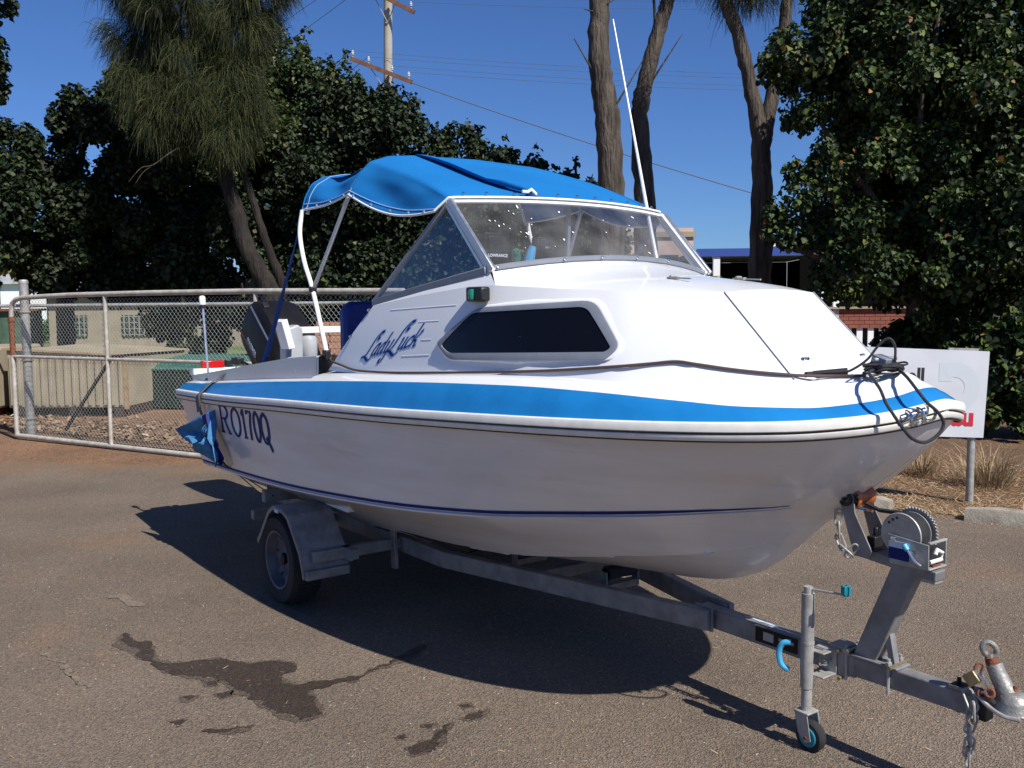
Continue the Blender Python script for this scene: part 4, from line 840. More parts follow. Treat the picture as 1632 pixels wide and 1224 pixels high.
for s in (-1, 1):
    mb = MB(); mb.tube(arc([(-3.3, s*.78, .31), (-3.1, s*.78, .275), (-2.9, s*.78, .265), (-2.7, s*.78, .275), (-2.5, s*.78, .31)]), .018, 6); mb.build('leaf_spring', S, tr)
    mb = MB(); mb.bar((-3.35, s*.78, .34), (-2.45, s*.78, .34), .04, .05); mb.bar((-3.35, s*.45, .34), (-3.35, s*.8, .34), .04, .04); mb.build('spring_carrier', S, tr)
    mb = MB(); mb.bar((-2.53, s*.5, .20), (-2.55, s*.5, .55), .022, .05); mb.build('skid_post', S, tr, bevel=.004)
    # wheel
    WC = V(-2.93, s*.94, .25); ax = (0, s, 0)
    wheel = MB(); wheel.lathe([(.162, -.075), (.19, -.088), (.235, -.085), (.247, -.06), (.25, -.03), (.25, .03), (.247, .06), (.235, .085), (.19, .088), (.162, .075), (.155, 0), (.162, -.075)], WC, ax, 40); wh = wheel.build('wheel', M['rubber'], tr, smooth=30)
    mb = MB(); mb.lathe([(.158, -.07), (.166, .078), (.163, .086), (.154, .083), (.149, .05), (.142, .02), (.122, .012)], WC, ax, 36); mb.build('wheel_rim', M['rimp'], wh)
    mb = MB(); mb.lathe([(.0, .035), (.03, .035), (.045, .03), (.075, .015), (.09, .03), (.105, .026), (.12, .008)], WC, ax, 36)
    for k in range(8):
        a = k*math.pi/4; d = V(math.cos(a), 0, math.sin(a)); mb.bar(WC+d*.085+V(0, s*.018, 0), WC+d*.148+V(0, s*.03, 0), .034, .010, up=ax)
    mb.build('wheel_disc', M['rimp'], wh, smooth=30)
    mb = MB(); mb.lathe([(.034, .03), (.034, .055), (.02, .066), (0, .068)], WC, ax, 16); mb.build('hub_cap', M['black'], wh)
    tread = MB()
    for k in range(60):
        a = k*math.pi/30; d = V(math.cos(a), 0, math.sin(a)); tread.bar(WC+d*.2505+V(0, -.06, 0), WC+d*.2505+V(0, .06, 0), .012, .006, up=d)
    o = tread.build('tyre_tread', M['rubber'], wh, smooth=0); o['kind'] = 'stuff'
    # mudguard
    prof = [(-3.20, .315), (-3.155, .36), (-3.02, .515), (-2.95, .553), (-2.82, .553), (-2.75, .53), (-2.60, .37), (-2.545, .24)]
    y0, y1 = s*.77, s*1.03; mb = MB(); mb.grid([[(x, y0, z), (x, (y0+y1)/2, z), (x, y1, z)] for x, z in prof])
    mb.grid([[(x, y1, z), (x+(-2.9-x)*.045, y1, z-.022)] for x, z in prof]); g = mb.build('mudguard', S, tr, smooth=0, solid=.004)
    mb = MB(); mb.box((-2.885, s*1.036, .535), (.045, .008, .020)); mb.build('side_reflector', M['pale'], g, bevel=.002)
    mb = MB(); mb.box((-2.56, s*.90, .245), (.07, .25, .05)); mb.build('step_bracket', S, g, bevel=.006)
    mb = MB(); mb.box((-3.20, s*.96, .30), (.05, .06, .05)); mb.build('rear_bracket', S, g, bevel=.006)
    mb = MB(); mb.bar((-3.95, s*.63, .475), (-1.75, s*.48, .475), .09, .05); mb.build('bunk', M['charcoal'], tr, bevel=.008)
    for x in (-3.6, -2.56, -1.9):
        mb = MB(); mb.bar((x, s*.58, .34), (x, s*.58, .46), .04, .05); mb.build('bunk_bracket', S, tr)
    mb = MB(); mb.box((-3.40, s*.80, .52), (.05, .22, .075)); mb.bar((-3.4, s*.72, .36), (-3.4, s*.72, .50), .04, .04); mb.build('guide_bracket', S, tr, bevel=.006)
for x, z in ((-1.24, .40), (-1.95, .37), (-2.56, .36), (-3.75, .345)):
    mb = MB(); mb.lathe([(.028, -.09), (.036, -.085), (.030, 0), (.036, .085), (.028, .09)], (x, 0, z-.01), (0, 1, 0), 18); kr = mb.build('keel_roller', M['rubber'], tr)
    mb = MB(); mb.box((x, -.10, z-.045), (.04, .010, .09)); mb.box((x, .10, z-.045), (.04, .010, .09)); mb.box((x, 0, z-.075), (.05, .2, .03)); mb.build('roller_bracket', S, kr)
# winch post
wp = MB(); wp.prism([(.035, -.03, .367), (.125, -.03, .367), (.285, -.03, .742), (.185, -.03, .742)], (0, .06, 0)); WP = wp.build('winch_post', S, tr, bevel=.005)
mb = MB(); mb.bar((.185, 0, .372), (.158, 0, .50), .03, .022); mb.build('post_brace', S, WP)
mb = MB(); mb.box((.10, 0, .370), (.24, .085, .010)); mb.build('post_foot', S, WP, bevel=.003)
for x in (.015, .185):
    for s in (-1, 1):
        mb = MB(); mb.tube([(x, s*.037, .27), (x, s*.037, .40)], .006, 8); mb.tube([(x, s*.037, .375), (x, s*.037, .388)], .012, 6); mb.build('u_bolt', M['galv'], WP)
mb = MB(); mb.bar((.05, 0, .756), (.345, 0, .727), .062, .036); mb.build('winch_channel', S, WP, bevel=.004)
for s in (-1, 1):
    mb = MB(); y = s*.058; mb.prism([(-.008, y, .94), (.0, y, .972), (.03, y, .975), (.048, y, .955), (.055, y, .90), (.125, y, .775), (.115, y, .748), (.055, y, .748)], (0, s*.006, 0)); mb.build('bow_arm', S, WP)
    mb = MB(); mb.lathe([(.026, 0), (.026, .010), (.018, .012)], (.02, s*.064, .948), (0, s, 0), 16); mb.tube([(.02, s*.07, .948), (.02, s*.084, .948)], .006, 6); mb.build('roller_bolt', M['black'], WP)
mb = MB(); mb.lathe([(.040, -.054), (.043, -.045), (.038, -.028), (.031, -.018), (.027, 0), (.031, .018), (.038, .028), (.043, .045), (.040, .054)], (.025, 0, .948), (0, 1, 0), 24); mb.build('bow_roller', M['orange'], WP)
mb = MB(); mb.box((.10, 0, .79), (.035, .06, .06)); mb.tube([(.10, 0, .81), (.10, 0, .85)], .010, 8); mb.build('post_clamp', M['black'], WP, bevel=.008)
mb = MB(); mb.tube([(.05, .01, .925), (.105, .012, .91), (.19, .01, .915)], .008, 6); mb.build('winch_strap', M['blackrope'], WP)
mb = MB(); mb.tube(arc([(.03, -.02, .912), (.06, 0, .908), (.085, 0, .905)]), .006, 8); mb.build('snap_hook', M['steel'], WP)
mb = MB(); link_chain(mb, [(-.005, -.072, .90), (-.003, -.075, .855), (0, -.077, .81), (.02, -.078, .77), (.045, -.076, .755), (.06, -.07, .775)], .004, .052, .024); mb.build('bow_chain', M['galv'], WP)
# winch
wf = MB()
for y in (-.052, .052):
    wf.prism([(.18, y, .852), (.333, y, .838), (.333, y, .752), (.19, y, .748)], (0, .004 if y > 0 else -.004, 0))
wf.box((.331, 0, .843), (.012, .106, .008)); wf.box((.322, 0, .754), (.03, .106, .006)); wf.box((.315, 0, .722), (.05, .05, .045))
W = wf.build('winch', M['galv'], tr, bevel=.002)
mb = MB(); mb.lathe([(.0, -.004), (.074, -.004), (.076, 0), (.074, .003), (.0, .004)], (.222, -.040, .852), (0, 1, 0), 32); mb.lathe([(.0, -.003), (.070, -.002), (.070, .002), (0, .003)], (.222, .028, .852), (0, 1, 0), 32); mb.tube([(.222, -.04, .852), (.222, .03, .852)], .03, 14); mb.build('cable_drum', M['galv'], W)
mb = MB(); n = 44; c = V(.222, .042, .852); out = []
for k in range(n*4):
    a = 2*math.pi*k/(n*4); r = .079+.0055*(1 if k % 4 in (0, 1) else 0); out.append((c.x+r*math.cos(a), c.y, c.z+r*math.sin(a)))
mb.prism(out, (0, .008, 0)); mb.build('gear_wheel', M['galv'], W, smooth=0)
for k, (x, z) in enumerate(((.178, .888), (.192, .900), (.207, .908))):
    mb = MB(); mb.lathe([(.0, .0012), (.0045, .001), (.005, 0)], (x, -.0445, z), (0, -1, 0), 10); mb.build('drum_hole', M['black'], W)
mb = MB(); mb.lathe([(0, .012), (.009, .010), (.011, 0)], (.205, -.056, .838), (0, -1, 0), 8); mb.lathe([(0, .012), (.009, .010), (.011, 0)], (.275, -.056, .80), (0, -1, 0), 8); mb.build('winch_bolt', M['steel'], W)
mb = MB(); mb.box((.225, -.0575, .787), (.075, .002, .040)); mb.build('blue_sticker', M['navy'], W); mb = MB(); mb.box((.225, -.0577, .819), (.075, .002, .022)); mb.build('white_sticker', M['pale'], W)
mb = MB(); mb.tube(arc([(.255, -.063, .817), (.275, -.068, .795), (.297, -.070, .775), (.312, -.066, .765)]), .0055, 8); mb.build('pawl_lever', M['steel'], W)
mb = MB(); mb.tube([(.248, -.063, .824), (.262, -.066, .809)], .009, 10); mb.build('pawl_knob', M['skyblue'], W)
mb = MB(); mb.tube([(.325, -.035, .775), (.335, .02, .78), (.332, .03, .80), (.33, .0, .815), (.33, -.01, .80)], .007, 8); mb.build('ratchet_rod', M['whitepaint'], W)
mb = MB(); mb.box((.325, .0, .760), (.012, .05, .010)); mb.build('rusty_pawl', M['rust'], W)
# jockey wheel
JX, JY = -.082, -.135
mb = MB(); mb.tube([(JX, JY, .235), (JX, JY, .59)], .0235, 20); mb.tube([(JX, JY, .40), (JX, JY, .41)], .0250, 20); J = mb.build('jockey_wheel', M['galv'], tr)
mb = MB(); mb.tube([(JX, JY, .14), (JX, JY, .24)], .0195, 16); mb.build('inner_tube', M['galv'], J)
mb = MB(); mb.tube([(JX, JY, .59), (JX, JY, .615)], .0165, 14); mb.build('screw_cap', M['galv'], J)
mb = MB(); mb.tube([(JX, JY, .607), (.05, JY+.01, .615), (.068, JY+.01, .618)], .0045, 8); mb.build('crank_arm', M['galv'], J)
mb = MB(); mb.lathe([(.006, 0), (.012, .003), (.014, .02), (.012, .036), (.005, .04)], (.068, JY+.01, .612), (0, 0, 1), 10); mb.box((.068, JY+.01, .636), (.034, .012, .028)); mb.box((.068, JY+.01, .636), (.012, .034, .028)); mb.build('crank_knob', M['teal'], J)
mb = MB()
for s in (-1, 1): mb.prism([(JX-.028, JY+s*.030, .145), (JX+.028, JY+s*.030, .145), (JX+.045, JY+s*.030, .05), (JX+.020, JY+s*.030, .038), (JX-.012, JY+s*.030, .07)], (0, s*.004, 0))
mb.box((JX, JY, .146), (.062, .068, .008)); mb.build('fork', M['galv'], J, bevel=.002)
mb = MB(); mb.lathe([(.0, -.022), (.040, -.022), (.052, -.020), (.058, -.012), (.058, .012), (.052, .020), (.040, .022), (0, .022)], (JX+.022, JY, .058), (0, 1, 0), 28); jt = mb.build('jockey_tyre', M['rubber'], J)
mb = MB(); mb.lathe([(0, .0262), (.034, .0262), (.038, .022)], (JX+.022, JY, .058), (0, -1, 0), 24); mb.lathe([(0, .0262), (.034, .0262), (.038, .022)], (JX+.022, JY, .058), (0, 1, 0), 24); mb.build('jockey_hub', M['teal'], jt)
mb = MB(); mb.tube([(JX+.022, JY-.038, .058), (JX+.022, JY+.038, .058)], .007, 8); mb.build('wheel_axle', M['rust'], J)
mb = MB(); mb.tube(arc([(-.140, JY-.02, .392), (-.165, JY-.035, .385), (-.178, JY-.04, .35), (-.172, JY-.035, .305), (-.150, JY-.02, .285)]), .011, 10); mb.build('clamp_handle', M['skyblue'], J)
cm = MB(); cm.box((-.055, -.085, .375), (.075, .085, .006)); cm.box((-.055, -.085, .285), (.075, .085, .006)); cm.box((-.055, -.048, .33), (.075, .006, .095)); cm.build('clamp_bracket', M['galv'], J, bevel=.002)
mb = MB(); mb.tube([(-.04, -.115, .33), (-.04, -.05, .33)], .006, 8); mb.tube([(-.04, -.090, .33), (-.04, -.078, .33)], .013, 10); mb.build('clamp_screw', M['steel'], J)
mb = MB(); mb.box((-.105, JY+.02, .33), (.02, .04, .11)); mb.build('clamp_jaw', M['galv'], J, bevel=.004)
# coupling
mb = MB(); mb.lathe([(.0, .048), (.022, .046), (.042, .034), (.052, .012), (.055, -.008), (.060, -.016), (.056, -.018)], (.600, 0, .366), (0, 0, 1), 26); mb.prism([(.40, -.030, .366), (.52, -.032, .368), (.60, -.040, .362), (.60, .040, .362), (.52, .032, .368), (.40, .030, .366)], (0, 0, .012)); Cc = mb.build('coupling', M['cast'], tr, smooth=40)
mb = MB(); mb.tube([(.585, 0, .385), (.565, 0, .42), (.545, 0, .455), (.533, 0, .480)], [.036, .029, .027, .026], 20); mb.build('coupling_housing', M['cast'], Cc)
mb = MB(); mb.tube([(.528, 0, .478), (.524, 0, .500)], .020, 14); mb.tube([(.60, 0, .41), (.605, 0, .43)], [.012, .006], 10); mb.tube([(.470, -.02, .377), (.470, -.02, .392)], .012, 6); mb.build('rusty_nut', M['rust'], Cc)
mb = MB(); mb.torus((.517, 0, .524), (.6, -.75, .1), .019, .0095, 22, 10, 1.3); mb.tube([(.52, 0, .495), (.515, 0, .51)], .014, 8); mb.build('lifting_eye', M['cast'], Cc)
mb = MB(); mb.tube(arc([(.50, -.045, .385), (.55, -.055, .357), (.60, -.062, .346), (.645, -.05, .345)]), .007, 8); mb.build('lever_rod', M['galv'], Cc)
mb = MB(); mb.box((.508, 0, .325), (.035, .05, .075)); mb.build('buffer_block', M['black'], Cc, bevel=.004)
mb = MB(); mb.box((.45, 0, .372), (.10, .055, .014)); mb.tube([(.42, 0, .28), (.42, 0, .40)], .008, 8); mb.build('coupling_plate', M['charcoal'], Cc, bevel=.003)
mb = MB(); link_chain(mb, [(.478, -.05, .375), (.497, -.056, .345), (.500, -.058, .302), (.489, -.058, .262), (.492, -.057, .222), (.487, -.057, .185), (.486, -.056, .146)], .0042, .060, .030); mb.tube([(.476, -.045, .345), (.478, -.056, .30), (.482, -.056, .27)], .0045, 6); mb.build('safety_chain', M['galv'], Cc)
mb = MB(); link_chain(mb, [(.505, -.036, .475), (.50, -.045, .445)], .004, .04, .022); mb.torus((.520, -.045, .392), (.7, -.7, 0), .013, .006, 12, 6); mb.torus((.545, -.045, .398), (.2, -.9, .3), .013, .006, 12, 6); mb.build('rusty_shackle', M['rust'], Cc)
pd = empty('padlock', mat=BOAT_M); tag(pd, 'tarnished brass padlock hanging on the trailer coupling', 'padlock')
mb = MB(); rp = Matrix.Rotation(R(-42), 4, 'Y'); mb.box((.490, -.052, .432), (.046, .020, .042), rp); mb.build('lock_body', M['brass'], pd, bevel=.004)
mb = MB(); mb.tube(arc([(.508, -.052, .448), (.522, -.052, .452), (.536, -.05, .43), (.535, -.05, .405), (.522, -.052, .398)]), .0038, 8); mb.build('shackle', M['steel'], pd)
# ---------------------------------------------------------------- kerb stones and sign
conc_m = mat('weathered_concrete', (.33, .30, .25), .9, col2=(.22, .19, .15), vscale=9, bump=.5, bscale=70)
for (x, y, L, lab) in ((2.62, 7.58, .86, 'short concrete wheel stop half hidden behind the trailer winch'), (4.30, 6.47, 2.1, 'long concrete wheel stop at the foot of the white sign')):
    mb = MB(); hw = .07; N = 10; rows = []
    rr = random.Random(int(x*10))
    for i in range(N+1):
        t = -L/2+L*i/N; j = [rr.gauss(0, .003) for _ in range(6)]; e = .02 if i in (0, N) else 0
        rows.append([(t, -.085+j[0], 0), (t, -.07+j[1]+e*.5, .085-e), (t, -.055+j[2], .105-e+j[3]*.5), (t, .055+j[3], .105-e+j[4]*.5), (t, .07+j[4], .085-e), (t, .085, 0)])
    mb.grid(rows); mb.f.append(tuple(range(6))); mb.f.append(tuple(len(mb.v)-6+i for i in range(6)))
    k = mb.build('wheel_stop', conc_m, smooth=40); k.location = (x, y, .004); k.rotation_euler = (0, 0, math.atan2(-.59, .87)); tag(k, lab, 'wheel stop', 'concrete wheel stops along the mulch bed')
sg = empty('sign', (3.744, 7.62, 0), R(-3)); tag(sg, 'white sign board on a grey steel post beyond the bow', 'sign')
mb = MB(); mb.tube([(0, .03, -.02), (.0, .03, 1.16)], .030, 16); mb.tube([(-1.55, .03, -.02), (-1.55, .03, 1.16)], .030, 16)
mbp = MB(); mbp.tube([(0, .035, -.02), (.0, .035, 1.20)], .030, 16); mbp.build('sign_post', M['galv'], sg)
mbp = MB(); mbp.tube([(-1.5, .035, -.02), (-1.5, .035, 1.25)], .030, 16); mbp.build('sign_post', M['galv'], sg)
sign_m = mat('sign_white', (.60, .62, .66), .45, col2=(.54, .56, .60), vscale=3)
mb = MB(); mb.prism([(-1.75, -.012, .60), (.075, -.012, .545), (.105, -.012, 1.245), (-1.75, -.012, 1.33)], (0, .024, 0)); SB = mb.build('sign_board', sign_m, sg)
mb = MB(); mb.box((-.10, .0, 1.262), (.24, .02, .022), Matrix.Rotation(R(2), 4, 'Y')); mb.build('sign_bracket', M['galv'], sg)
fm = lambda x, z: face_m((x, -.0145, z), (1, 0, -.03), (0, 0, 1))
charc = mat('sign_black', (.02, .02, .025), .5); redp = mat('sign_red', (.50, .02, .04), .5); faint = mat('sign_faded_grey', (.53, .57, .605), .5)
label_text('oll', .18, fm(-.475, 1.045), charc, 'black_lettering', SB, bold=.006, sx=.8)
label_text('.au', .20, fm(-.115, .712), redp, 'red_lettering', SB, bold=.009, sx=.95)
mb = MB(); cx, cz = -.17, .955
mb.grid([[(cx+(.16+.02)*0+r*math.cos(a)*1.0, -.0138, cz+r*math.sin(a)) for r in ((.085, .205))] for a in [R(-120+10*k) for k in range(25)]]); mb.build('faded_logo', faint, SB, smooth=0)
mb = MB(); mb.prism([(cx-.12, -.0135, cz+.05), (cx-.02, -.0135, cz+.05), (cx-.02, -.0135, cz+.20), (cx-.12, -.0135, cz+.20)], (0, .0004, 0)); mb.build('faded_logo', faint, SB, smooth=0)
# ---------------------------------------------------------------- chain wire gate
GA = Vector((-6.331, 12.0, 0)); GB = Vector((-1.0, 8.85, 0)); gd = (GB-GA).normalized(); GL = (GB-GA).length
gate = empty('chain_wire_gate', GA, math.atan2(gd.y, gd.x)); tag(gate, 'long galvanised chain wire gate standing open behind the boat', 'gate')
gal2 = mat('old_galvanised_pipe', (.50, .47, .42), .7, metal=.1, col2=(.36, .33, .28), vscale=12, bump=.2, bscale=60)
H = 1.79
mb = MB(); c = .16; mb.tube([(0, 0, .05), (0, 0, .6), (0, 0, 1.45), (.01, 0, H-.16), (.04, 0, H-.06), (.12, 0, H-.012), (.25, 0, H+.01), (1.2, 0, H+.03), (2.6, 0, H+.035), (4.2, 0, H+.03), (GL, 0, H)], .030, 14); mb.build('top_rail', gal2, gate)
mb = MB(); mb.tube([(0, 0, .05), (.8, 0, .045), (3.5, 0, .03), (GL, 0, .05)], .030, 12); mb.build('bottom_rail', gal2, gate)
mb = MB(); mb.tube([(0, 0, 1.06), (2.5, 0, 1.065), (GL, 0, 1.07)], .020, 10); mb.build('middle_rail', gal2, gate)
for x in (1.86, 4.28, GL-.02):
    mb = MB(); mb.tube([(x, 0, .05), (x, 0, H+.02)], .025, 12); mb.build('upright', gal2, gate)
mb = MB(); mb.tube([(0.0, 0, 1.08), (0, 0, 1.52)], .034, 12); mb.tube([(0, 0, 1.50), (0, 0, 1.56)], .042, 12); mb.build('rusty_hinge', M['rust'], gate)
mb = MB(); s_ = .031; r_ = .0021; nW = int(GL/s_)-2; zz = [.07+i*s_ for i in range(int((H-.08)/s_)+1)]
# each wire is a zigzag running the full height, woven with its neighbours
vs = []; fs = []
for k in range(nW):
    pts = []
    for i, z in enumerate(zz): pts.append((.03+k*s_+(s_*1.03 if (i+k) % 2 else 0), (.003 if (i+k) % 2 else -.003), z))
    for i in range(len(pts)-1):
        a, b = pts[i], pts[i+1]; o = len(vs)
        dx, dz = b[0]-a[0], b[2]-a[2]; l = math.hypot(dx, dz); nx, nz = -dz/l*r_, dx/l*r_
        for p in (a, b): vs += [(p[0]+nx, p[1], p[2]+nz), (p[0]-nx, p[1], p[2]-nz), (p[0], p[1]+r_, p[2])]
        fs += [o, o+1, o+4, o+3, o+1, o+2, o+5, o+4, o+2, o, o+3, o+5]
o = make_obj('chain_wire_mesh', vs, fs, 4, mat('wire', (.40, .43, .40), .55, metal=.1), gate); o['kind'] = 'stuff'
mb = MB(); mb.tube([(-.06, 0, 0), (.0, 0, 0)], .01, 6)
post = empty('fence_post', (-6.22, 12.13, 0), math.atan2(gd.y, gd.x)); tag(post, 'tall galvanised corner post at the left end of the gate', 'post')
mb = MB(); mb.tube([(0, 0, 0), (0, 0, 2.0)], .055, 18); mb.build('pipe', M['galv'], post); mb = MB(); mb.lathe([(.060, 1.98), (.060, 2.01), (.045, 2.03), (0, 2.035)], (0, 0, 0), (0, 0, 1), 18); mb.build('post_cap', M['galv'], post)
for z in (.25, 1.0, 1.62): mb = MB(); mb.torus((0, 0, z), (0, 0, 1), .062, .010, 18, 6); mb.build('clamp_ring', M['galv'], post)
fr = empty('wire_fence', (-6.1, 12.25, 0), R(-4)); tag(fr, 'second chain wire fence running left to right behind the gate', 'fence')
mb = MB(); mb.tube([(-6.0, 0, 1.70), (4.2, 0, 1.70)], .022, 10); mb.build('fence_rail', M['galv'], fr)
mb = MB(); mb.tube([(4.2, 0, 0), (4.2, 0, 1.72)], .025, 10); mb.tube([(-4.0, 0, 0), (-4.0, 0, 1.72)], .025, 10); mb.build('fence_upright', M['galv'], fr)
mb = MB(); mb.bar((.95, .0, 1.04), (.28, .0, .08), .03, .035); mb.bar((.95, 0, 1.04), (1.9, 0, 1.10), .03, .035); mb.build('brace', M['charcoal'], fr)
# rubbish behind the gate
def rock(name, c, r, m, lab, cat, seed=1, sq=.6, grp=None):
    bm = bmesh.new(); bmesh.ops.create_icosphere(bm, subdivisions=3, radius=1); rr = random.Random(seed); ph = [Vector((rr.uniform(-1, 1), rr.uniform(-1, 1), rr.uniform(-1, 1))).normalized() for _ in range(14)]
    for v in bm.verts:
        p = v.co.normalized(); k = 1
        for q in ph: d = p.dot(q); k = min(k, .78/max(d, .3) if d > .6 else k)
        v.co = Vector((p.x*r*1.25, p.y*r, p.z*r*sq))*k
    me = bpy.data.meshes.new(name); bm.to_mesh(me); bm.free(); me.materials.append(m); o = bpy.data.objects.new(name, me); link(o); o.location = (c[0], c[1], c[2]+r*sq*.45); o.rotation_euler = (0, 0, rr.uniform(0, 3)); tag(o, lab, cat, grp); return o
rock('concrete_lump', (-3.9, 13.3, 0), .30, conc_m, 'pale broken concrete lump on the ground beside the green skip', 'rubble', 3, .5)
rock('concrete_lump', (-3.1, 12.4, 0), .22, conc_m, 'flat grey concrete lump just behind the gate near the stern', 'rubble', 5, .35)
tank_m = mat('cream_tarpaulin', (.36, .31, .22), .8, col2=(.27, .23, .16), vscale=2, bump=.2, bscale=30)
tk = empty('cream_crate', (-7.0, 14.45, 0), R(-3)); tag(tk, 'large cream ribbed crate on dark bearers behind the wire gate', 'crate')
mb = MB(); mb.prism([(-.75, 0, .14), (1.08, 0, .14), (1.08, 0, .93), (.2, 0, .99), (-.75, 0, 1.04)], (0, 2.6, 0)); CR = mb.build('crate_shell', tank_m, tk, bevel=.02)
for k in range(15):
    x = -.68+k*.122; mb = MB(); mb.box((x, -.012, .56), (.05, .03, .76)); mb.build('rib', tank_m, CR, bevel=.008)
mb = MB(); mb.box((1.1, 0.02, .53), (.05, .06, .82)); mb.box((.15, -.02, 1.0), (1.9, .05, .03), Matrix.Rotation(R(3.2), 4, 'Y')); mb.build('crate_edge', mat('timber_edge', (.36, .25, .14), .8, var=.3, vscale=8), CR)
for x in (-.5, .3, 1.0): mb = MB(); mb.box((x, 1.2, .07), (.14, 2.5, .14)); mb.build('bearer', M['dark'], tk)
tk2 = empty('cream_tank', (-8.75, 14.2, 0), 0); tag(tk2, 'smooth cream steel tank at the left edge behind the gate', 'tank')
mb = MB(); mb.box((0, .9, .60), (1.62, 1.8, .96)); mb.build('tank_shell', tank_m, tk2, bevel=.05); mb = MB(); mb.box((0, .9, .06), (1.4, 1.5, .12)); mb.build('skid', M['rust'], tk2)
sk_ = empty('skip_bin', (-5.0, 15.3, 0), R(-6)); tag(sk_, 'dark green skip bin with a teal lid behind the gate', 'skip bin')
dg_m = mat('dark_green_paint', (.006, .020, .016), .6, var=.3, vscale=4); tl_m = mat('teal_lid', (.045, .14, .11), .8, col2=(.03, .10, .08), vscale=6)
mb = MB(); mb.prism([(-1.25, 0, .02), (3.0, 0, .02), (3.15, 0, .66), (-1.4, 0, .66)], (0, 1.6, 0)); sb = mb.build('bin_body', dg_m, sk_, bevel=.01)
for k in range(8): mb = MB(); mb.box((-1.1+k*.52, -.02, .34), (.06, .05, .60)); mb.build('bin_rib', dg_m, sb)
mb = MB(); mb.grid([[(-1.4, -.03, .66), (3.15, -.03, .64)], [(-1.3, .5, .80), (3.15, .5, .72)], [(-1.2, 1.6, .84), (3.15, 1.6, .76)]]); mb.build('bin_lid', tl_m, sk_, solid=.02, smooth=0)
bs = empty('brick_stack', (-3.05, 16.5, 0)); tag(bs, 'stack of terracotta bricks behind the boat cockpit, seen through the gate', 'bricks')
tc_m = mat('terracotta', (.42, .19, .11), .9, var=.25, vscale=7)
for r_i in range(12):
    for k in range(3):
        mb = MB(); mb.box((-.24+k*.24+(.03 if r_i % 2 else 0), 0, .06+r_i*.116), (.22, .3, .108)); mb.build('brick', tc_m, bs, smooth=0, fix=False)
# ---------------------------------------------------------------- houses
cream = mat('cream_render', (.32, .27, .20), .85, var=.15, vscale=2); dark_in = mat('interior_shade_black', (.006, .006, .006), .9); blue_f = mat('blue_fascia', (.03, .07, .30), .5); brick_m = mat('red_brick', (.24, .075, .05), .85, var=.2, vscale=3); pinkw = mat('pink_render', (.55, .37, .30), .85, var=.08, vscale=2); dark_in.node_tree.nodes['Principled BSDF'].inputs['Specular IOR Level'].default_value = 0; greyroof = mat('grey_roof', (.32, .33, .34), .6, var=.2, vscale=3)  # near-black back walls: the shade under the roofs is put into their colour
wglass = mat('window_glass', (.02, .05, .055), .1, spec=.6)
h1 = empty('cream_house', (-16.5, 38, 0)); tag(h1, 'low cream house with dark louvre windows across the lawn at left', 'house')
mb = MB(); mb.box((1.2, 3, 1.15), (6.5, 6, 2.3)); mb.build('wall', cream, h1, bevel=.01)
mb = MB(); mb.prism([(-2.6, -.5, 2.3), (-2.6, 6.5, 2.3), (-2.6, 3, 3.0)], (7.6, 0, 0)); mb.build('roof', greyroof, h1)
for x in (-1.1, 1.5, 3.3):
    mb = MB(); mb.box((x, -.02, .98), (1.2, .08, .85)); wi = mb.build('window', wglass, h1)
    for k in range(6): mb = MB(); mb.box((x-.5+k*.2, -.07, .98), (.04, .04, .85)); mb.build('glazing_bar', cream, wi)
    for k in range(4): mb = MB(); mb.box((x, -.065, .62+k*.24), (1.2, .03, .03)); mb.build('louvre', M['galv'], wi)
h0 = empty('garden_shed', (-21.8, 36, 0)); tag(h0, 'green and tan shed wall at the far left edge', 'shed')
gm = mat('green_sheet', (.09, .15, .11), .7, var=.3, vscale=2); mb = MB(); mb.box((-1.0, 2, .80), (6.0, 4, 1.6)); mb.build('wall', gm, h0); mb = MB(); mb.box((-1.0, 1.9, 1.65), (6.3, 4.4, .10)); mb.build('roof', brick_m, h0)
for k in range(12): mb = MB(); mb.box((-3.9+k*.52, -.03, .8), (.05, .05, 1.55)); mb.build('batten', gm, h0)
h2 = empty('white_house', (-30.5, 58, 0)); tag(h2, 'bright white distant building seen through the far left trees', 'house')
mb = MB(); mb.box((0, 2, 1.6), (9, 5, 3.2)); mb.build('wall', M['white'], h2); mb = MB(); mb.prism([(-5, -.8, 3.2), (-5, 5, 3.2), (-5, 2.2, 4.6)], (10, 0, 0)); mb.build('roof', greyroof, h2)
for x in (-3.2, -1.6, -.6, 1.2, 2.6): mb = MB(); mb.box((x, -.55, 1.6), (.35, .1, 3.1)); mb.build('verandah_post', dark_in, h2)
cp = empty('carport', (6.1, 24.6, 0), R(-3)); tag(cp, 'dark carport with a blue fascia and white post beyond the bow', 'carport')
mb = MB(); mb.box((.45, 2.5, 2.98), (3.4, 5, .14)); mb.build('roof', greyroof, cp); mb = MB(); mb.box((.45, -.05, 2.96), (3.5, .06, .20)); mb.build('fascia', blue_f, cp)
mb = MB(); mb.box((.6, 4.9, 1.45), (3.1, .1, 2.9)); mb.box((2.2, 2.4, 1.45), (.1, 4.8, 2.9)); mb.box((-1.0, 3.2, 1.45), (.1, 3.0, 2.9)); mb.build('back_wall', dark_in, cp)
mb = MB(); mb.box((-.78, .05, 1.45), (.17, .17, 2.9)); mb.build('white_post', M['white'], cp)
gb = empty('gabled_house', (8.7, 31.5, 0)); tag(gb, 'pale gabled house rising behind the carport roof', 'house')
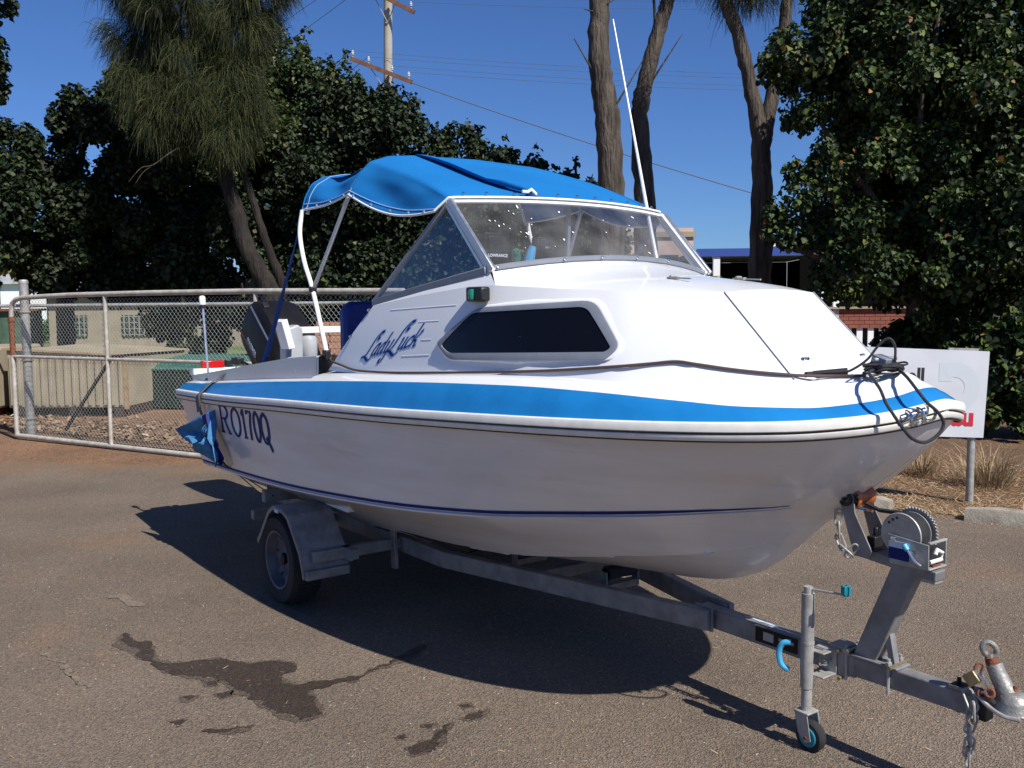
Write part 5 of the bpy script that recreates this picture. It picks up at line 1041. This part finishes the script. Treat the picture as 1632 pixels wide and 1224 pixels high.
mb = MB(); mb.prism([(-1.5, .0, 0), (3, 0, 0), (3, 0, 2.9), (.7, 0, 3.75), (-1.5, 0, 2.95)], (0, 5, 0)); mb.build('wall', mat('grey_render', (.40, .40, .40), .8, var=.1), gb); mb = MB(); mb.bar((-1.75, -.1, 2.93), (.7, -.1, 3.82), .2, .07); mb.bar((3.2, -.1, 2.95), (.7, -.1, 3.82), .2, .07); mb.build('barge_board', M['white'], gb)
br = empty('brick_house', (7.75, 21.7, 0), R(-4)); tag(br, 'low red brick verandah wall with white posts behind the foredeck', 'house')
mb = MB(); mb.box((1.0, .15, 1.28), (3.4, .2, .44)); mb.build('brick_wall', brick_m, br)
for r_i in range(5):
    for k in range(15):
        mb_x = -.6+k*.235+(.117 if r_i % 2 else 0); 
        mb = MB(); mb.box((mb_x, .045, 1.10+r_i*.088), (.225, .02, .078)); mb.build('brick', brick_m, br, smooth=0, fix=False)
mb = MB(); mb.box((1.0, .1, 1.525), (3.5, .3, .05)); mb.build('sill', cream, br)
for x in (-.62, -.30): mb = MB(); mb.box((x, .1, 1.9), (.13, .13, 1.2)); mb.build('verandah_post', M['white'], br)
for k in range(13): mb = MB(); mb.box((-.5+k*.25, .1, .55), (.13, .04, 1.1)); mb.build('paling', M['white'], br)
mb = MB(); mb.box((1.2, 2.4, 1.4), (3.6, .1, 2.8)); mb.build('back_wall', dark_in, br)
pk = empty('pink_house', (6.4, 41, 0)); tag(pk, 'pale pink rendered house seen through the port windscreen corner', 'house')
mb = MB(); mb.box((.0, 3, 2.45), (2.9, 6, 4.9)); mb.build('wall', pinkw, pk); mb = MB(); mb.box((.0, -.06, 4.62), (3.1, .1, .22)); mb.build('parapet', cream, pk)
mb = MB(); mb.box((.4, -.03, 3.3), (.8, .08, .9)); wi = mb.build('window', wglass, pk)
# ---------------------------------------------------------------- power pole and wires
pole_m = mat('weathered_pole', (.36, .345, .31), .9, col2=(.33, .30, .24), vscale=3, bump=.3, bscale=20); arm_m = mat('weathered_crossarm', (.20, .09, .05), .85, var=.3, vscale=6)
pp = empty('power_pole', (-3.84, 30, 0)); tag(pp, 'tall grey timber power pole with two rusty brown crossarms', 'power pole')
mb = MB(); mb.tube([(0, 0, 0), (.03, 0, 6), (.17, 0, 13.2)], [.16, .14, .125], 20); mb.build('pole', pole_m, pp)
INS = []
for (a, b) in (((-1.06, -.05, 9.30), (.87, -.45, 8.47)), ((-.95, -.12, 11.62), (.98, -.52, 10.52))):
    mb = MB(); a, b = V(*a), V(*b); mb.bar(a, b, .09, .12); A = mb.build('crossarm', arm_m, pp)
    for t in (.04, .30, .68, .95):
        p = a.lerp(b, t)+V(0, 0, .06); mb = MB(); mb.tube([p, p+V(0, 0, .10)], .012, 6); mb.lathe([(.05, .08), (.03, .11), (.055, .13), (.03, .16), (.045, .18), (.0, .22)], p, (0, 0, 1), 12); mb.build('insulator', mat('porcelain', (.6, .6, .58), .2) if 'porcelain' not in bpy.data.materials else bpy.data.materials['porcelain'], A); INS.append(V(-3.84, 30, 0)+p+V(0, 0, .2))
    mb = MB(); mb.tube([a.lerp(b, .30), V(.13, -.17, a.lerp(b, .5).z-.75)], .015, 6); mb.tube([a.lerp(b, .70), V(.13, -.17, a.lerp(b, .5).z-.75)], .015, 6); mb.build('arm_brace', M['galv'], A)
wire_m = mat('line_wire', (.10, .10, .11), .6)
def wire(a, b, sag, r, lab, grp):
    a, b = V(*a), V(*b); pts = [a.lerp(b, t/16)-V(0, 0, sag*4*(t/16)*(1-t/16)) for t in range(17)]; mb = MB(); mb.tube(pts, r, 5); o = mb.build('overhead_wire', wire_m); tag(o, lab, 'overhead wire', grp)
desc = ['first', 'second', 'third', 'outermost']
for i, p in enumerate(INS):
    arm = 'lower' if i < 4 else 'upper'
    if i < 4: e = (26, 30.5-i*.8, p.z-.6-i*.03)
    else: e = (26, 30.5-i*.5, p.z-.2)
    wire(p, e, .55, .0055, 'thin wire running right from the %s insulator of the %s crossarm' % (desc[i % 4], arm), 'wires running right from the pole')
for i, p in enumerate((INS[4], INS[5], INS[0], INS[1])):
    wire(p, (p.x-14, p.z and 46+i, p.z-.8-.3*i), .4, .009, 'thin wire running left and away from the %s crossarm, %s one from the arm end' % ('upper' if i < 2 else 'lower', ('outer', 'inner')[i % 2]), 'wires running left from the pole')
wire((-3.0, 29.5, 8.45), (8.2, 30, 4.9), .10, .016, 'thicker black service cable sloping down from the pole to the right', None)
# ---------------------------------------------------------------- vegetation
def unit(g, n):
    v = g.normal(0, 1, (n, 3)); return v/np.linalg.norm(v, axis=1)[:, None]
def foliage(name, blobs, n, size, m, parent, seed, droop=.5, subs=9, flat=.85, heart=True):
    g = np.random.default_rng(seed); B = np.array(blobs, float); c0 = B[:, :3]; r0 = B[:, 3]
    # sprays: sub-clumps on each blob's skin and inside
    ns = np.maximum(4, (subs*(r0/r0.mean())**2).astype(int)); C_ = []; Rr = []
    for i in range(len(B)):
        u = unit(g, ns[i]); rad = g.uniform(.45, 1.02, ns[i])[:, None]; C_.append(c0[i]+u*rad*r0[i]*np.array([1, 1, flat])); Rr.append(r0[i]*g.uniform(.16, .42, ns[i]))
    C_ = np.concatenate(C_); Rr = np.concatenate(Rr); w_ = Rr**2; w_ /= w_.sum(); k = g.choice(len(C_), n, p=w_)
    d = unit(g, n)*(g.uniform(0, 1, n)**.45)[:, None]; d[:, 2] *= 1.15; p = C_[k]+d*Rr[k][:, None]
    p[:, 2] = np.maximum(p[:, 2], .03)
    out = unit(g, n)*.9+d*.7; out[:, 2] -= droop+g.uniform(0, .5, n); out /= np.linalg.norm(out, axis=1)[:, None]       # midrib direction
    nn = d*.6+unit(g, n)*.65+np.array([0, 0, .55]); s = np.cross(out, nn); s /= np.linalg.norm(s, axis=1)[:, None]+1e-9; f = np.cross(s, out)
    L = size*g.uniform(.55, 1.25, n)[:, None]; W_ = L*(.50 if heart else .30); fold = f*L*g.uniform(.04, .2, n)[:, None]
    v = np.stack([p, p+out*L*.22+s*W_+fold, p+out*L*.62+s*W_*.78+fold, p+out*L-fold*.6, p+out*L*.62-s*W_*.78+fold, p+out*L*.22-s*W_+fold], 1).reshape(-1, 3)
    o = np.arange(n)[:, None]*6; fi = np.concatenate([o+np.array([0, 1, 2, 3]), o+np.array([0, 3, 4, 5])], 1).ravel()
    return make_obj(name, v, fi, 4, m, parent)
def trunk_mesh(name, path, radii, m, parent, seed=0, n=12):
    rr = random.Random(seed); P = []; Q = []
    for (a, b), (r0, r1) in zip(zip(path, path[1:]), zip(radii, radii[1:])):
        for k in range(8): t = k/8; P.append(Vector(a).lerp(Vector(b), t)+V(rr.gauss(0, r0*.05), rr.gauss(0, r0*.05), 0)); Q.append((r0+(r1-r0)*t)*rr.uniform(.93, 1.07))
    P.append(Vector(path[-1])); Q.append(radii[-1]); mb = MB(); mb.tube(P, Q, n); return mb.build(name, m, parent, smooth=50)
bark = mat('grey_brown_bark', (.115, .094, .074), .95, col2=(.028, .022, .017), vscale=10, bump=1.0, bscale=30)
bt = bark.node_tree
for nd in bt.nodes:
    if nd.type == 'TEX_NOISE':
        mp = bt.nodes.new('ShaderNodeMapping'); mp.inputs['Scale'].default_value = (1, 1, .16); src = nd.inputs['Vector'].links[0].from_socket; bt.links.new(src, mp.inputs['Vector']); bt.links.new(mp.outputs[0], nd.inputs['Vector'])
    if nd.type == 'BUMP': nd.inputs['Distance'].default_value = .05
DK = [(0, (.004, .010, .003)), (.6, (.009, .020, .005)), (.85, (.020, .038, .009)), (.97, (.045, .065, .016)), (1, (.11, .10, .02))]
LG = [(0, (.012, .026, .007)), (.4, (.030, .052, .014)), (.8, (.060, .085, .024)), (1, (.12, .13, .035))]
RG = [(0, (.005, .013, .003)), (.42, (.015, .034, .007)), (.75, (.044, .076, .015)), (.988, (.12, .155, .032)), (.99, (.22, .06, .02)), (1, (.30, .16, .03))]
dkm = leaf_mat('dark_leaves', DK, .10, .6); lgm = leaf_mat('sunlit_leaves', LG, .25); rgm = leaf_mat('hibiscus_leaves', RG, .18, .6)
def spire(x, y, z, r, k=4):
    return [(x+.05*i*(-1)**i, y, z-i*r*1.1, r*(.45+.28*i)) for i in range(k)]
def tree(lab, base, blobs, n, size, m, seed, limbs=6, tr=.16, **k):
    t = empty('tree', base); tag(t, lab, 'tree'); loc = [(b[0]-base[0], b[1]-base[1], b[2]-base[2], b[3]) for b in blobs]
    o = foliage('crown', loc, n, size, m, t, seed, **k)
    cz = max(1.2, min(b[2] for b in loc)+.4); trunk_mesh('trunk', [(0, 0, 0), (.05, 0, cz*.5), (.0, .05, cz)], [tr*1.2, tr, tr*.8], bark, t, seed)
    rr = random.Random(seed)
    for b in rr.sample(loc, min(limbs, len(loc))):
        mb = MB(); a = V(0, .05, cz*.8); e = V(b[0], b[1], b[2]); mid = a.lerp(e, .5)+V(rr.uniform(-.15, .15), 0, .15); mb.tube([a, mid, e], [tr*.55, tr*.35, tr*.12], 7); mb.build('limb', bark, t)
    return t
LD = [(-8.84, 18.0, 4.61, 1.0), (-7.99, 18.0, 5.18, 0.85), (-8.87, 17.5, 3.52, 1.2), (-7.58, 18.0, 3.91, 1.0), (-8.34, 18.0, 2.75, 1.2), (-9.73, 18.0, 2.62, 0.96), (-10.3, 18.3, 3.9, 1.1)]
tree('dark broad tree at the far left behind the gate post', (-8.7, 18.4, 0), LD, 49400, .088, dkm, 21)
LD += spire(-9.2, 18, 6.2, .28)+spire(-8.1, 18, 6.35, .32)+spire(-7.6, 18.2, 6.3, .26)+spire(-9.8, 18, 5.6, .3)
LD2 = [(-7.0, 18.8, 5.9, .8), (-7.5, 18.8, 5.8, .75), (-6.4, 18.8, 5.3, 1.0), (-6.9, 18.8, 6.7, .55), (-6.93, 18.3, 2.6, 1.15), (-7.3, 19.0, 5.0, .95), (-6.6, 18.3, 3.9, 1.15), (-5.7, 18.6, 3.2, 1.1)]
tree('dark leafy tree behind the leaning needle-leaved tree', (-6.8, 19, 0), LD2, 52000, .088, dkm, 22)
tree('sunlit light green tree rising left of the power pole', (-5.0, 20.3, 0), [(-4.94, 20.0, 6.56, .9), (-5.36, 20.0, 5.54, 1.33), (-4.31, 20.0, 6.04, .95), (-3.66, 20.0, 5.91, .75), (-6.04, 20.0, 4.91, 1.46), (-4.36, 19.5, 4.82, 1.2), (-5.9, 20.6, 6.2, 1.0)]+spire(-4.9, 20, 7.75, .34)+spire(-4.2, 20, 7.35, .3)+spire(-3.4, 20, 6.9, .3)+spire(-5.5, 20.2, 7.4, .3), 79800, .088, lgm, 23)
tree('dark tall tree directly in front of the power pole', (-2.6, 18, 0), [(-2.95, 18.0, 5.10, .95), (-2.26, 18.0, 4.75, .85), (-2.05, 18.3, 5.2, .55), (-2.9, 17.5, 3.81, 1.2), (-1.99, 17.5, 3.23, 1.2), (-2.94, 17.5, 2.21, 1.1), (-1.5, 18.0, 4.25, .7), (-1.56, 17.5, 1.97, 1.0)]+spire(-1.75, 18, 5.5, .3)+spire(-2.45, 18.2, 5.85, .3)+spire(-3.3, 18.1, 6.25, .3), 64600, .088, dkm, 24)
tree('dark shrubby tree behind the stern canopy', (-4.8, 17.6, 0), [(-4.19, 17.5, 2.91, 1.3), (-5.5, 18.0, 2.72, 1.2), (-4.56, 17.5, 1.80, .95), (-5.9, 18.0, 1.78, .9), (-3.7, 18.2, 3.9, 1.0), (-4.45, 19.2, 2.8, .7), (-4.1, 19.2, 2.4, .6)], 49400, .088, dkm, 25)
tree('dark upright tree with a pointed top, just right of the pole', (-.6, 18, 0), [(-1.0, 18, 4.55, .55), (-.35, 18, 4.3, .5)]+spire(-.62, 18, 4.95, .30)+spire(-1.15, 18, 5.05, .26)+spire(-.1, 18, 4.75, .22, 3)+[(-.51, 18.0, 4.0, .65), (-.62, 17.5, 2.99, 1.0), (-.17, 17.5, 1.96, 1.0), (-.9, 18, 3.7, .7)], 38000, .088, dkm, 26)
tree('smaller pointed dark tree behind the top of the canopy', (.4, 18, 0), [(.2, 18, 4.05, .5), (.7, 18, 3.9, .45)]+spire(.5, 18, 4.55, .26)+spire(.1, 18, 4.15, .22, 3)+spire(.85, 18, 4.25, .2, 3)+[(.2, 18.0, 3.6, .6), (.66, 18.0, 2.9, .9), (.75, 18, 2.0, .9)], 28500, .088, dkm, 27)
tree('low dark tree touching the left bare trunk', (1.2, 18, 0), [(1.1, 18, 3.8, .42), (1.5, 18, 3.55, .4)]+spire(1.22, 18, 4.35, .24)+spire(1.62, 18, 3.95, .22, 3)+[(1.02, 18.0, 3.40, .50), (1.61, 18.0, 3.2, .45), (1.73, 18.0, 2.66, .7), (2.0, 18.0, 2.2, .55), (1.3, 18, 1.6, .8)], 26600, .088, dkm, 28)
RB = [(3.9, 12.1, 3.9, .5), (3.72, 12.1, 3.35, .42), (3.71, 12.0, 4.91, 0.6), (4.6, 12.3, 5.3, 0.9), (5.55, 12.5, 5.51, 0.91), (6.43, 12.3, 5.05, 0.98), (4.19, 12.0, 4.38, 0.66), (5.13, 12.0, 4.22, 0.88), (6.08, 12.0, 3.9, 0.88), (3.41, 12.0, 4.54, 0.26), (4.06, 12.0, 3.31, 0.56), (4.84, 12.0, 3.15, 0.88), (5.78, 11.8, 2.88, 0.94), (6.65, 12.0, 3.05, 0.96), (3.67, 12.0, 2.77, 0.52), (3.36, 12.0, 2.40, 0.26), (4.39, 12.0, 2.35, 0.68), (5.18, 11.8, 1.97, 0.72), (5.94, 11.6, 1.8, 0.85), (6.75, 11.8, 1.64, 0.78), (6.93, 12.0, 4.05, 0.8), (5.6, 13, 4, 1.3), (5.0, 13.1, 2.6, 1.1), (4.6, 13.0, 4.9, 1.0), (6.6, 13.2, 2.5, 1.3)]
tree('big dark heart-leaved tree filling the right side above the sign', (5.4, 12.6, 0), RB, 150000, .072, rgm, 31, limbs=9, tr=.2, subs=14, droop=.8)
tree('low leafy shrub beside the sign at the right edge', (6.1, 11.2, 0), [(6.05, 11.3, .82, .62), (6.66, 11.3, .6, .7), (5.76, 11.5, 1.04, .5), (5.45, 12.0, 1.18, .45), (6.06, 11.0, .35, .42), (5.66, 11.3, .45, .42), (5.0, 12.3, .5, .5), (4.5, 12.4, .45, .45), (5.3, 12.6, .8, .7)], 24700, .088, rgm, 32, limbs=3, tr=.06, droop=.6)
tree('tree crown entering at the top left corner', (-8.6, 14.5, 0), [(-7.56, 14.0, 5.66, .55), (-7.75, 14.0, 4.9, .42), (-7.36, 14.0, 6.19, .5), (-8.4, 14.2, 5.6, 1.0)], 15200, .08, dkm, 33, limbs=3)
# needle-leaved (casuarina) foliage: drooping bunches of fine strands
ndl = leaf_mat('casuarina_needles', [(0, (.006, .011, .003)), (.45, (.024, .036, .010)), (.8, (.065, .078, .022)), (1, (.13, .115, .04))], .25, .7)
def needles(name, blobs, n, L0, wd, m, parent, seed, subs=16):
    g = np.random.default_rng(seed); B = np.array(blobs, float); C_ = []; Rr = []; Dm = []
    for b in B:
        k = int(subs*max(1, b[3]**1.5)); u = unit(g, k); u[:, 2] = u[:, 2]*.8; C_.append(b[:3]+u*g.uniform(.3, .95, k)[:, None]*b[3]); Rr.append(np.full(k, .16)); Dm.append(u)
    C_ = np.concatenate(C_); Dm = np.concatenate(Dm); k = g.choice(len(C_), n); p = C_[k]+g.normal(0, .10, (n, 3))
    d = Dm[k]*.55+unit(g, n)*.55; d[:, 2] -= .35; d /= np.linalg.norm(d, axis=1)[:, None]; L = L0*g.uniform(.6, 1.3, n)[:, None]; s = np.cross(d, unit(g, n)); s /= np.linalg.norm(s, axis=1)[:, None]; s *= wd/2
    a = p; b = p+d*L*.5; c = b+(d*.55+np.array([0, 0, -.62]))*L*.6
    v = np.stack([a-s, a+s, b+s, b-s, c+s*.5, c-s*.5], 1).reshape(-1, 3); o = np.arange(n)[:, None]*6
    return make_obj(name, v, np.concatenate([o+np.array([0, 1, 2, 3]), o+np.array([3, 2, 4, 5])], 1).ravel(), 4, m, parent)
shaded_bark = bark.copy(); shaded_bark.name = 'shaded_brown_bark'  # darker bark copy: shade on the leaning trunk is put into its colour
for nd in shaded_bark.node_tree.nodes:
    if nd.type == 'VALTORGB': nd.color_ramp.elements[0].color = (.008, .006, .005, 1); nd.color_ramp.elements[1].color = (.032, .024, .018, 1)
def bare(lab, base, paths, fol=None, n=0, seed=0, extra=(), bm_=None):
    t = empty('tree', base); tag(t, lab, 'tree'); B = V(*base)
    for i, (pth, rad) in enumerate(paths): trunk_mesh('trunk' if i == 0 else 'fork', [V(*p)-B for p in pth], rad, bm_ or bark, t, seed+i, 14)
    for e, r in extra: mb = MB(); mb.tube(arc([tuple(V(*p)-B) for p in e], 5), [r*(1-.75*i/(5*(len(e)-1))) for i in range(5*(len(e)-1)+0+1)] if True else r, 7); mb.build('dead_branch', bark, t)
    if fol: needles('needle_crown', [(b[0]-base[0], b[1]-base[1], b[2]-base[2], b[3]) for b in fol], n, .36, .0055, ndl, t, seed)
    return t
K9 = .9
def nr(p): return (p[0]*K9, p[1]*K9, max(0, 1.65+(p[2]-1.65)*K9) if p[2] > .01 else 0)+((p[3]*K9,) if len(p) > 3 else ())
ct = bare('leaning needle-leaved tree with drooping olive foliage at left', nr((-4.4, 18, 0)), [([nr(p) for p in [(-4.35, 18, 0), (-4.57, 18.0, 1.98), (-4.96, 18.0, 2.72), (-5.28, 18.0, 3.89), (-5.48, 18.0, 4.93), (-5.73, 17.9, 5.96), (-5.92, 17.8, 7.6)]], [.18, .16, .14, .125, .11, .09, .05]),
     ([nr(p) for p in [(-4.25, 18.5, 0), (-4.38, 18.5, 1.9), (-4.75, 18.4, 3.0), (-5.05, 18.2, 4.2), (-5.1, 18.0, 5.6)]], [.10, .09, .075, .06, .03])],
     [nr(p) for p in [(-5.88, 17.8, 6.75, 1.0), (-6.55, 17.7, 5.75, .66), (-5.15, 17.7, 6.0, .7), (-5.69, 17.5, 5.25, .6), (-6.6, 17.8, 6.7, .7), (-4.95, 17.8, 6.85, .6), (-5.15, 17.5, 4.85, .42), (-6.2, 17.4, 5.1, .5), (-5.8, 17.8, 7.7, 1.2), (-6.9, 17.8, 7.6, .7), (-4.7, 17.8, 7.6, .7), (-4.9, 17.6, 5.3, .4)]], 60000, 41, extra=(([nr(p) for p in [(-5.35, 18, 4.60), (-5.85, 17.2, 4.52), (-6.3, 17, 4.19), (-6.53, 17, 4.13), (-6.76, 17, 3.89)]], .016), ([nr(p) for p in [(-6.3, 17, 4.19), (-6.50, 17, 4.05), (-6.64, 17, 3.86)]], .011)), bm_=shaded_bark)
bare('tall straight bare trunk behind the windscreen, left of the aerial', (1.45, 15, 0), [([(1.45, 15, 0), (1.52, 15.0, 2.29), (1.59, 15.0, 3.37), (1.52, 15.0, 4.62), (1.39, 15.0, 5.38), (1.40, 15.0, 6.32), (1.43, 15.0, 7.72)], [.27, .25, .205, .19, .165, .155, .12])], None, 0, 42,
     extra=(([(1.50, 14.98, 4.80), (1.36, 14.95, 5.12), (1.20, 14.9, 5.38), (1.00, 14.9, 5.72)], .03), ([(1.52, 14.98, 4.45), (1.66, 14.95, 4.74), (1.85, 14.9, 5.05), (2.08, 14.9, 5.42)], .025), ([(1.38, 14.9, 6.10), (1.15, 14.9, 6.16)], .02), ([(1.44, 14.9, 6.2), (1.62, 14.9, 6.30)], .02)))
bare('curved slender bare trunk just right of the aerial', (2.3, 16, 0), [([(2.3, 16, 0), (2.27, 16.0, 2.33), (2.25, 16.0, 3.37), (2.14, 16.0, 4.81), (2.27, 16.0, 5.42), (2.52, 16.0, 6.33), (2.62, 16.0, 6.63), (2.72, 16.0, 7.82)], [.2, .19, .175, .15, .13, .12, .115, .09])],
     [(2.75, 15.9, 7.45, .55), (2.3, 15.9, 7.5, .4), (3.1, 15.9, 7.4, .4)], 6000, 43, extra=(([(2.24, 15.98, 5.15), (2.42, 15.93, 5.42), (2.62, 15.9, 5.72), (2.84, 15.9, 6.05)], .025), ([(2.4, 15.95, 6.3), (2.35, 15.9, 6.75), (2.2, 15.9, 7.1)], .03)))
bare('forked bare trunk at the left edge of the big right tree', (3.8, 14.5, 0), [([(3.8, 14.5, 0), (3.80, 14.5, 2.06), (3.81, 14.5, 3.38), (3.76, 14.5, 4.22), (3.61, 14.5, 4.96), (3.41, 14.5, 5.7), (3.22, 14.5, 6.15), (3.07, 14.5, 7.23)], [.20, .18, .165, .13, .11, .10, .10, .08]), ([(3.80, 14.5, 3.9), (3.86, 14.5, 4.3), (3.98, 14.5, 4.96), (4.07, 14.5, 5.42), (4.15, 14.5, 6.14)], [.12, .115, .10, .095, .085])],
     [(3.35, 14.4, 6.35, .28), (3.7, 14.4, 6.45, .35), (3.1, 14.4, 6.9, .4)], 3600, 44)
# palm beyond the bow
pl = empty('palm_tree', (4.75, 23, 0)); tag(pl, 'small feathery palm beyond the windscreen beside the carport', 'palm'); mb = MB(); mb.tube([(0, 0, 0), (0, 0, 2.1)], [.12, .09], 10); mb.build('trunk', bark, pl)
pm = leaf_mat('palm_green', [(0, (.05, .10, .03)), (.6, (.12, .19, .06)), (1, (.25, .30, .12))], .3); rr = random.Random(8)
for k in range(15):
    a = k*2.4; el = rr.uniform(.2, 1.2); L = rr.uniform(.7, 1.05); vs = []; fs = []; px, pz = 0, 2.1; spine = []
    for i in range(13): t = i/12; spine.append(V(math.cos(a)*L*math.cos(el)*t, math.sin(a)*L*math.cos(el)*t, 2.1+L*(math.sin(el)*t-.75*t*t)))
    mb = MB(); mb.tube(spine, .008, 4)
    for i in range(2, 13):
        p = spine[i]; d = (spine[i]-spine[i-1]).normalized(); s = d.cross(V(0, 0, 1)).normalized(); l = .28*math.sin(math.pi*(i/13))+.06
        for q in (-1, 1):
            for dd in (0, .03):
                e = p+s*q*l*.8+d*(l*.5+dd)+V(0, 0, -l*.35); w_ = d*.014; mb.add([p-w_, p+w_, e], [(0, 1, 2)])
    mb.build('frond', pm, pl, smooth=0, fix=False)
# yellow-green tree and hedge at the far left
yl = leaf_mat('yellow_green_leaves', [(0, (.08, .09, .02)), (.5, (.20, .18, .05)), (1, (.34, .27, .08))], .35)
tree('yellowish tree far away at the left edge', (-19.3, 34, 0), [(-19.5, 34, 2.6, .9), (-18.9, 34, 3.4, .9), (-20.6, 34, 3.4, 1.1), (-17.6, 34, 3.6, .8)], 8000, .16, yl, 51, limbs=3)
hd = foliage('hedge', [(-26+i*1.1, 46, .9, .9) for i in range(8)], 14000, .14, leaf_mat('hedge_leaves', [(0, (.03, .08, .015)), (1, (.10, .20, .04))], .2), None, 52); tag(hd, 'bright clipped hedge below the white building at the far left', 'hedge')
for i, (x, y, r, n, lab) in enumerate(((-5.75, 17.2, .5, 3600, 'dark shrub in front of the cream house windows'), (-3.3, 16.6, .38, 2600, 'small shrub behind the outboard motor'), (-2.1, 16.2, .4, 2600, 'small shrub behind the boat seat'))):
    s_ = empty('shrub', (x, y, 0)); tag(s_, lab, 'shrub'); foliage('leaves', [(0, 0, r*1.4, r), (.3*r, 0, r*.7, r*.8), (-.4*r, 0, r*.8, r*.8)], n, .10, dkm if i == 0 else lgm, s_, 60+i)
    mb = MB(); mb.tube([(0, 0, 0), (0, 0, r*1.3)], .03, 6); mb.build('stem', bark, s_)
# dry grass tufts by the sign
dg = leaf_mat('dead_grass', [(0, (.20, .13, .07)), (.6, (.36, .26, .15)), (1, (.5, .40, .27))], .2, .8)
def tuft(c, h, n, seed, lab, sp=.14):
    g = np.random.default_rng(seed); a = g.uniform(0, 6.28, n); r = np.abs(g.normal(0, sp*.5, n)); p = np.stack([r*np.cos(a), r*np.sin(a), np.zeros(n)], 1); d = np.stack([np.cos(a)*.5, np.sin(a)*.5, np.ones(n)], 1)+g.normal(0, .25, (n, 3)); d[:, 2] = np.abs(d[:, 2]); L = h*g.uniform(.4, 1.1, n)[:, None]; s = np.stack([-np.sin(a), np.cos(a), a*0], 1)*.0035
    m1 = p+d*L*.5; e = m1+d*L*.4*np.array([1.6, 1.6, .4]); v = np.stack([p-s, p+s, m1+s*.8, m1-s*.8, e+s*.2, e-s*.2], 1).reshape(-1, 3); o = np.arange(n)[:, None]*6
    t = make_obj('grass_tuft', v, np.concatenate([o+np.array([0, 1, 2, 3]), o+np.array([3, 2, 4, 5])], 1).ravel(), 4, dg); t.location = (*c, .005); tag(t, lab, 'grass tuft', 'dead grass tufts in the mulch bed')
tuft((4.25, 8.35), .42, 420, 1, 'tall dead grass tuft right of the sign post', .3); tuft((3.15, 9.3), .26, 260, 2, 'low dead grass tuft under the bow, left of the sign post', .26); tuft((3.9, 8.9), .30, 220, 3, 'dead grass tuft behind the sign post', .22); tuft((4.9, 8.0), .18, 160, 4, 'short dead grass tuft at the right edge of the bed', .2)
# far-off wood closing the yard behind everything
rr = random.Random(77); wood = foliage('distant_wood', [(x_+rr.uniform(-2, 2), 88+rr.uniform(-4, 4), rr.uniform(.8, 2.6), rr.uniform(2.2, 3.6)) for x_ in range(-110, 90, 4)], 60000, .75, dkm, None, 71, subs=12)
tag(wood, 'low dark line of distant trees along the horizon', 'trees', kind='stuff')
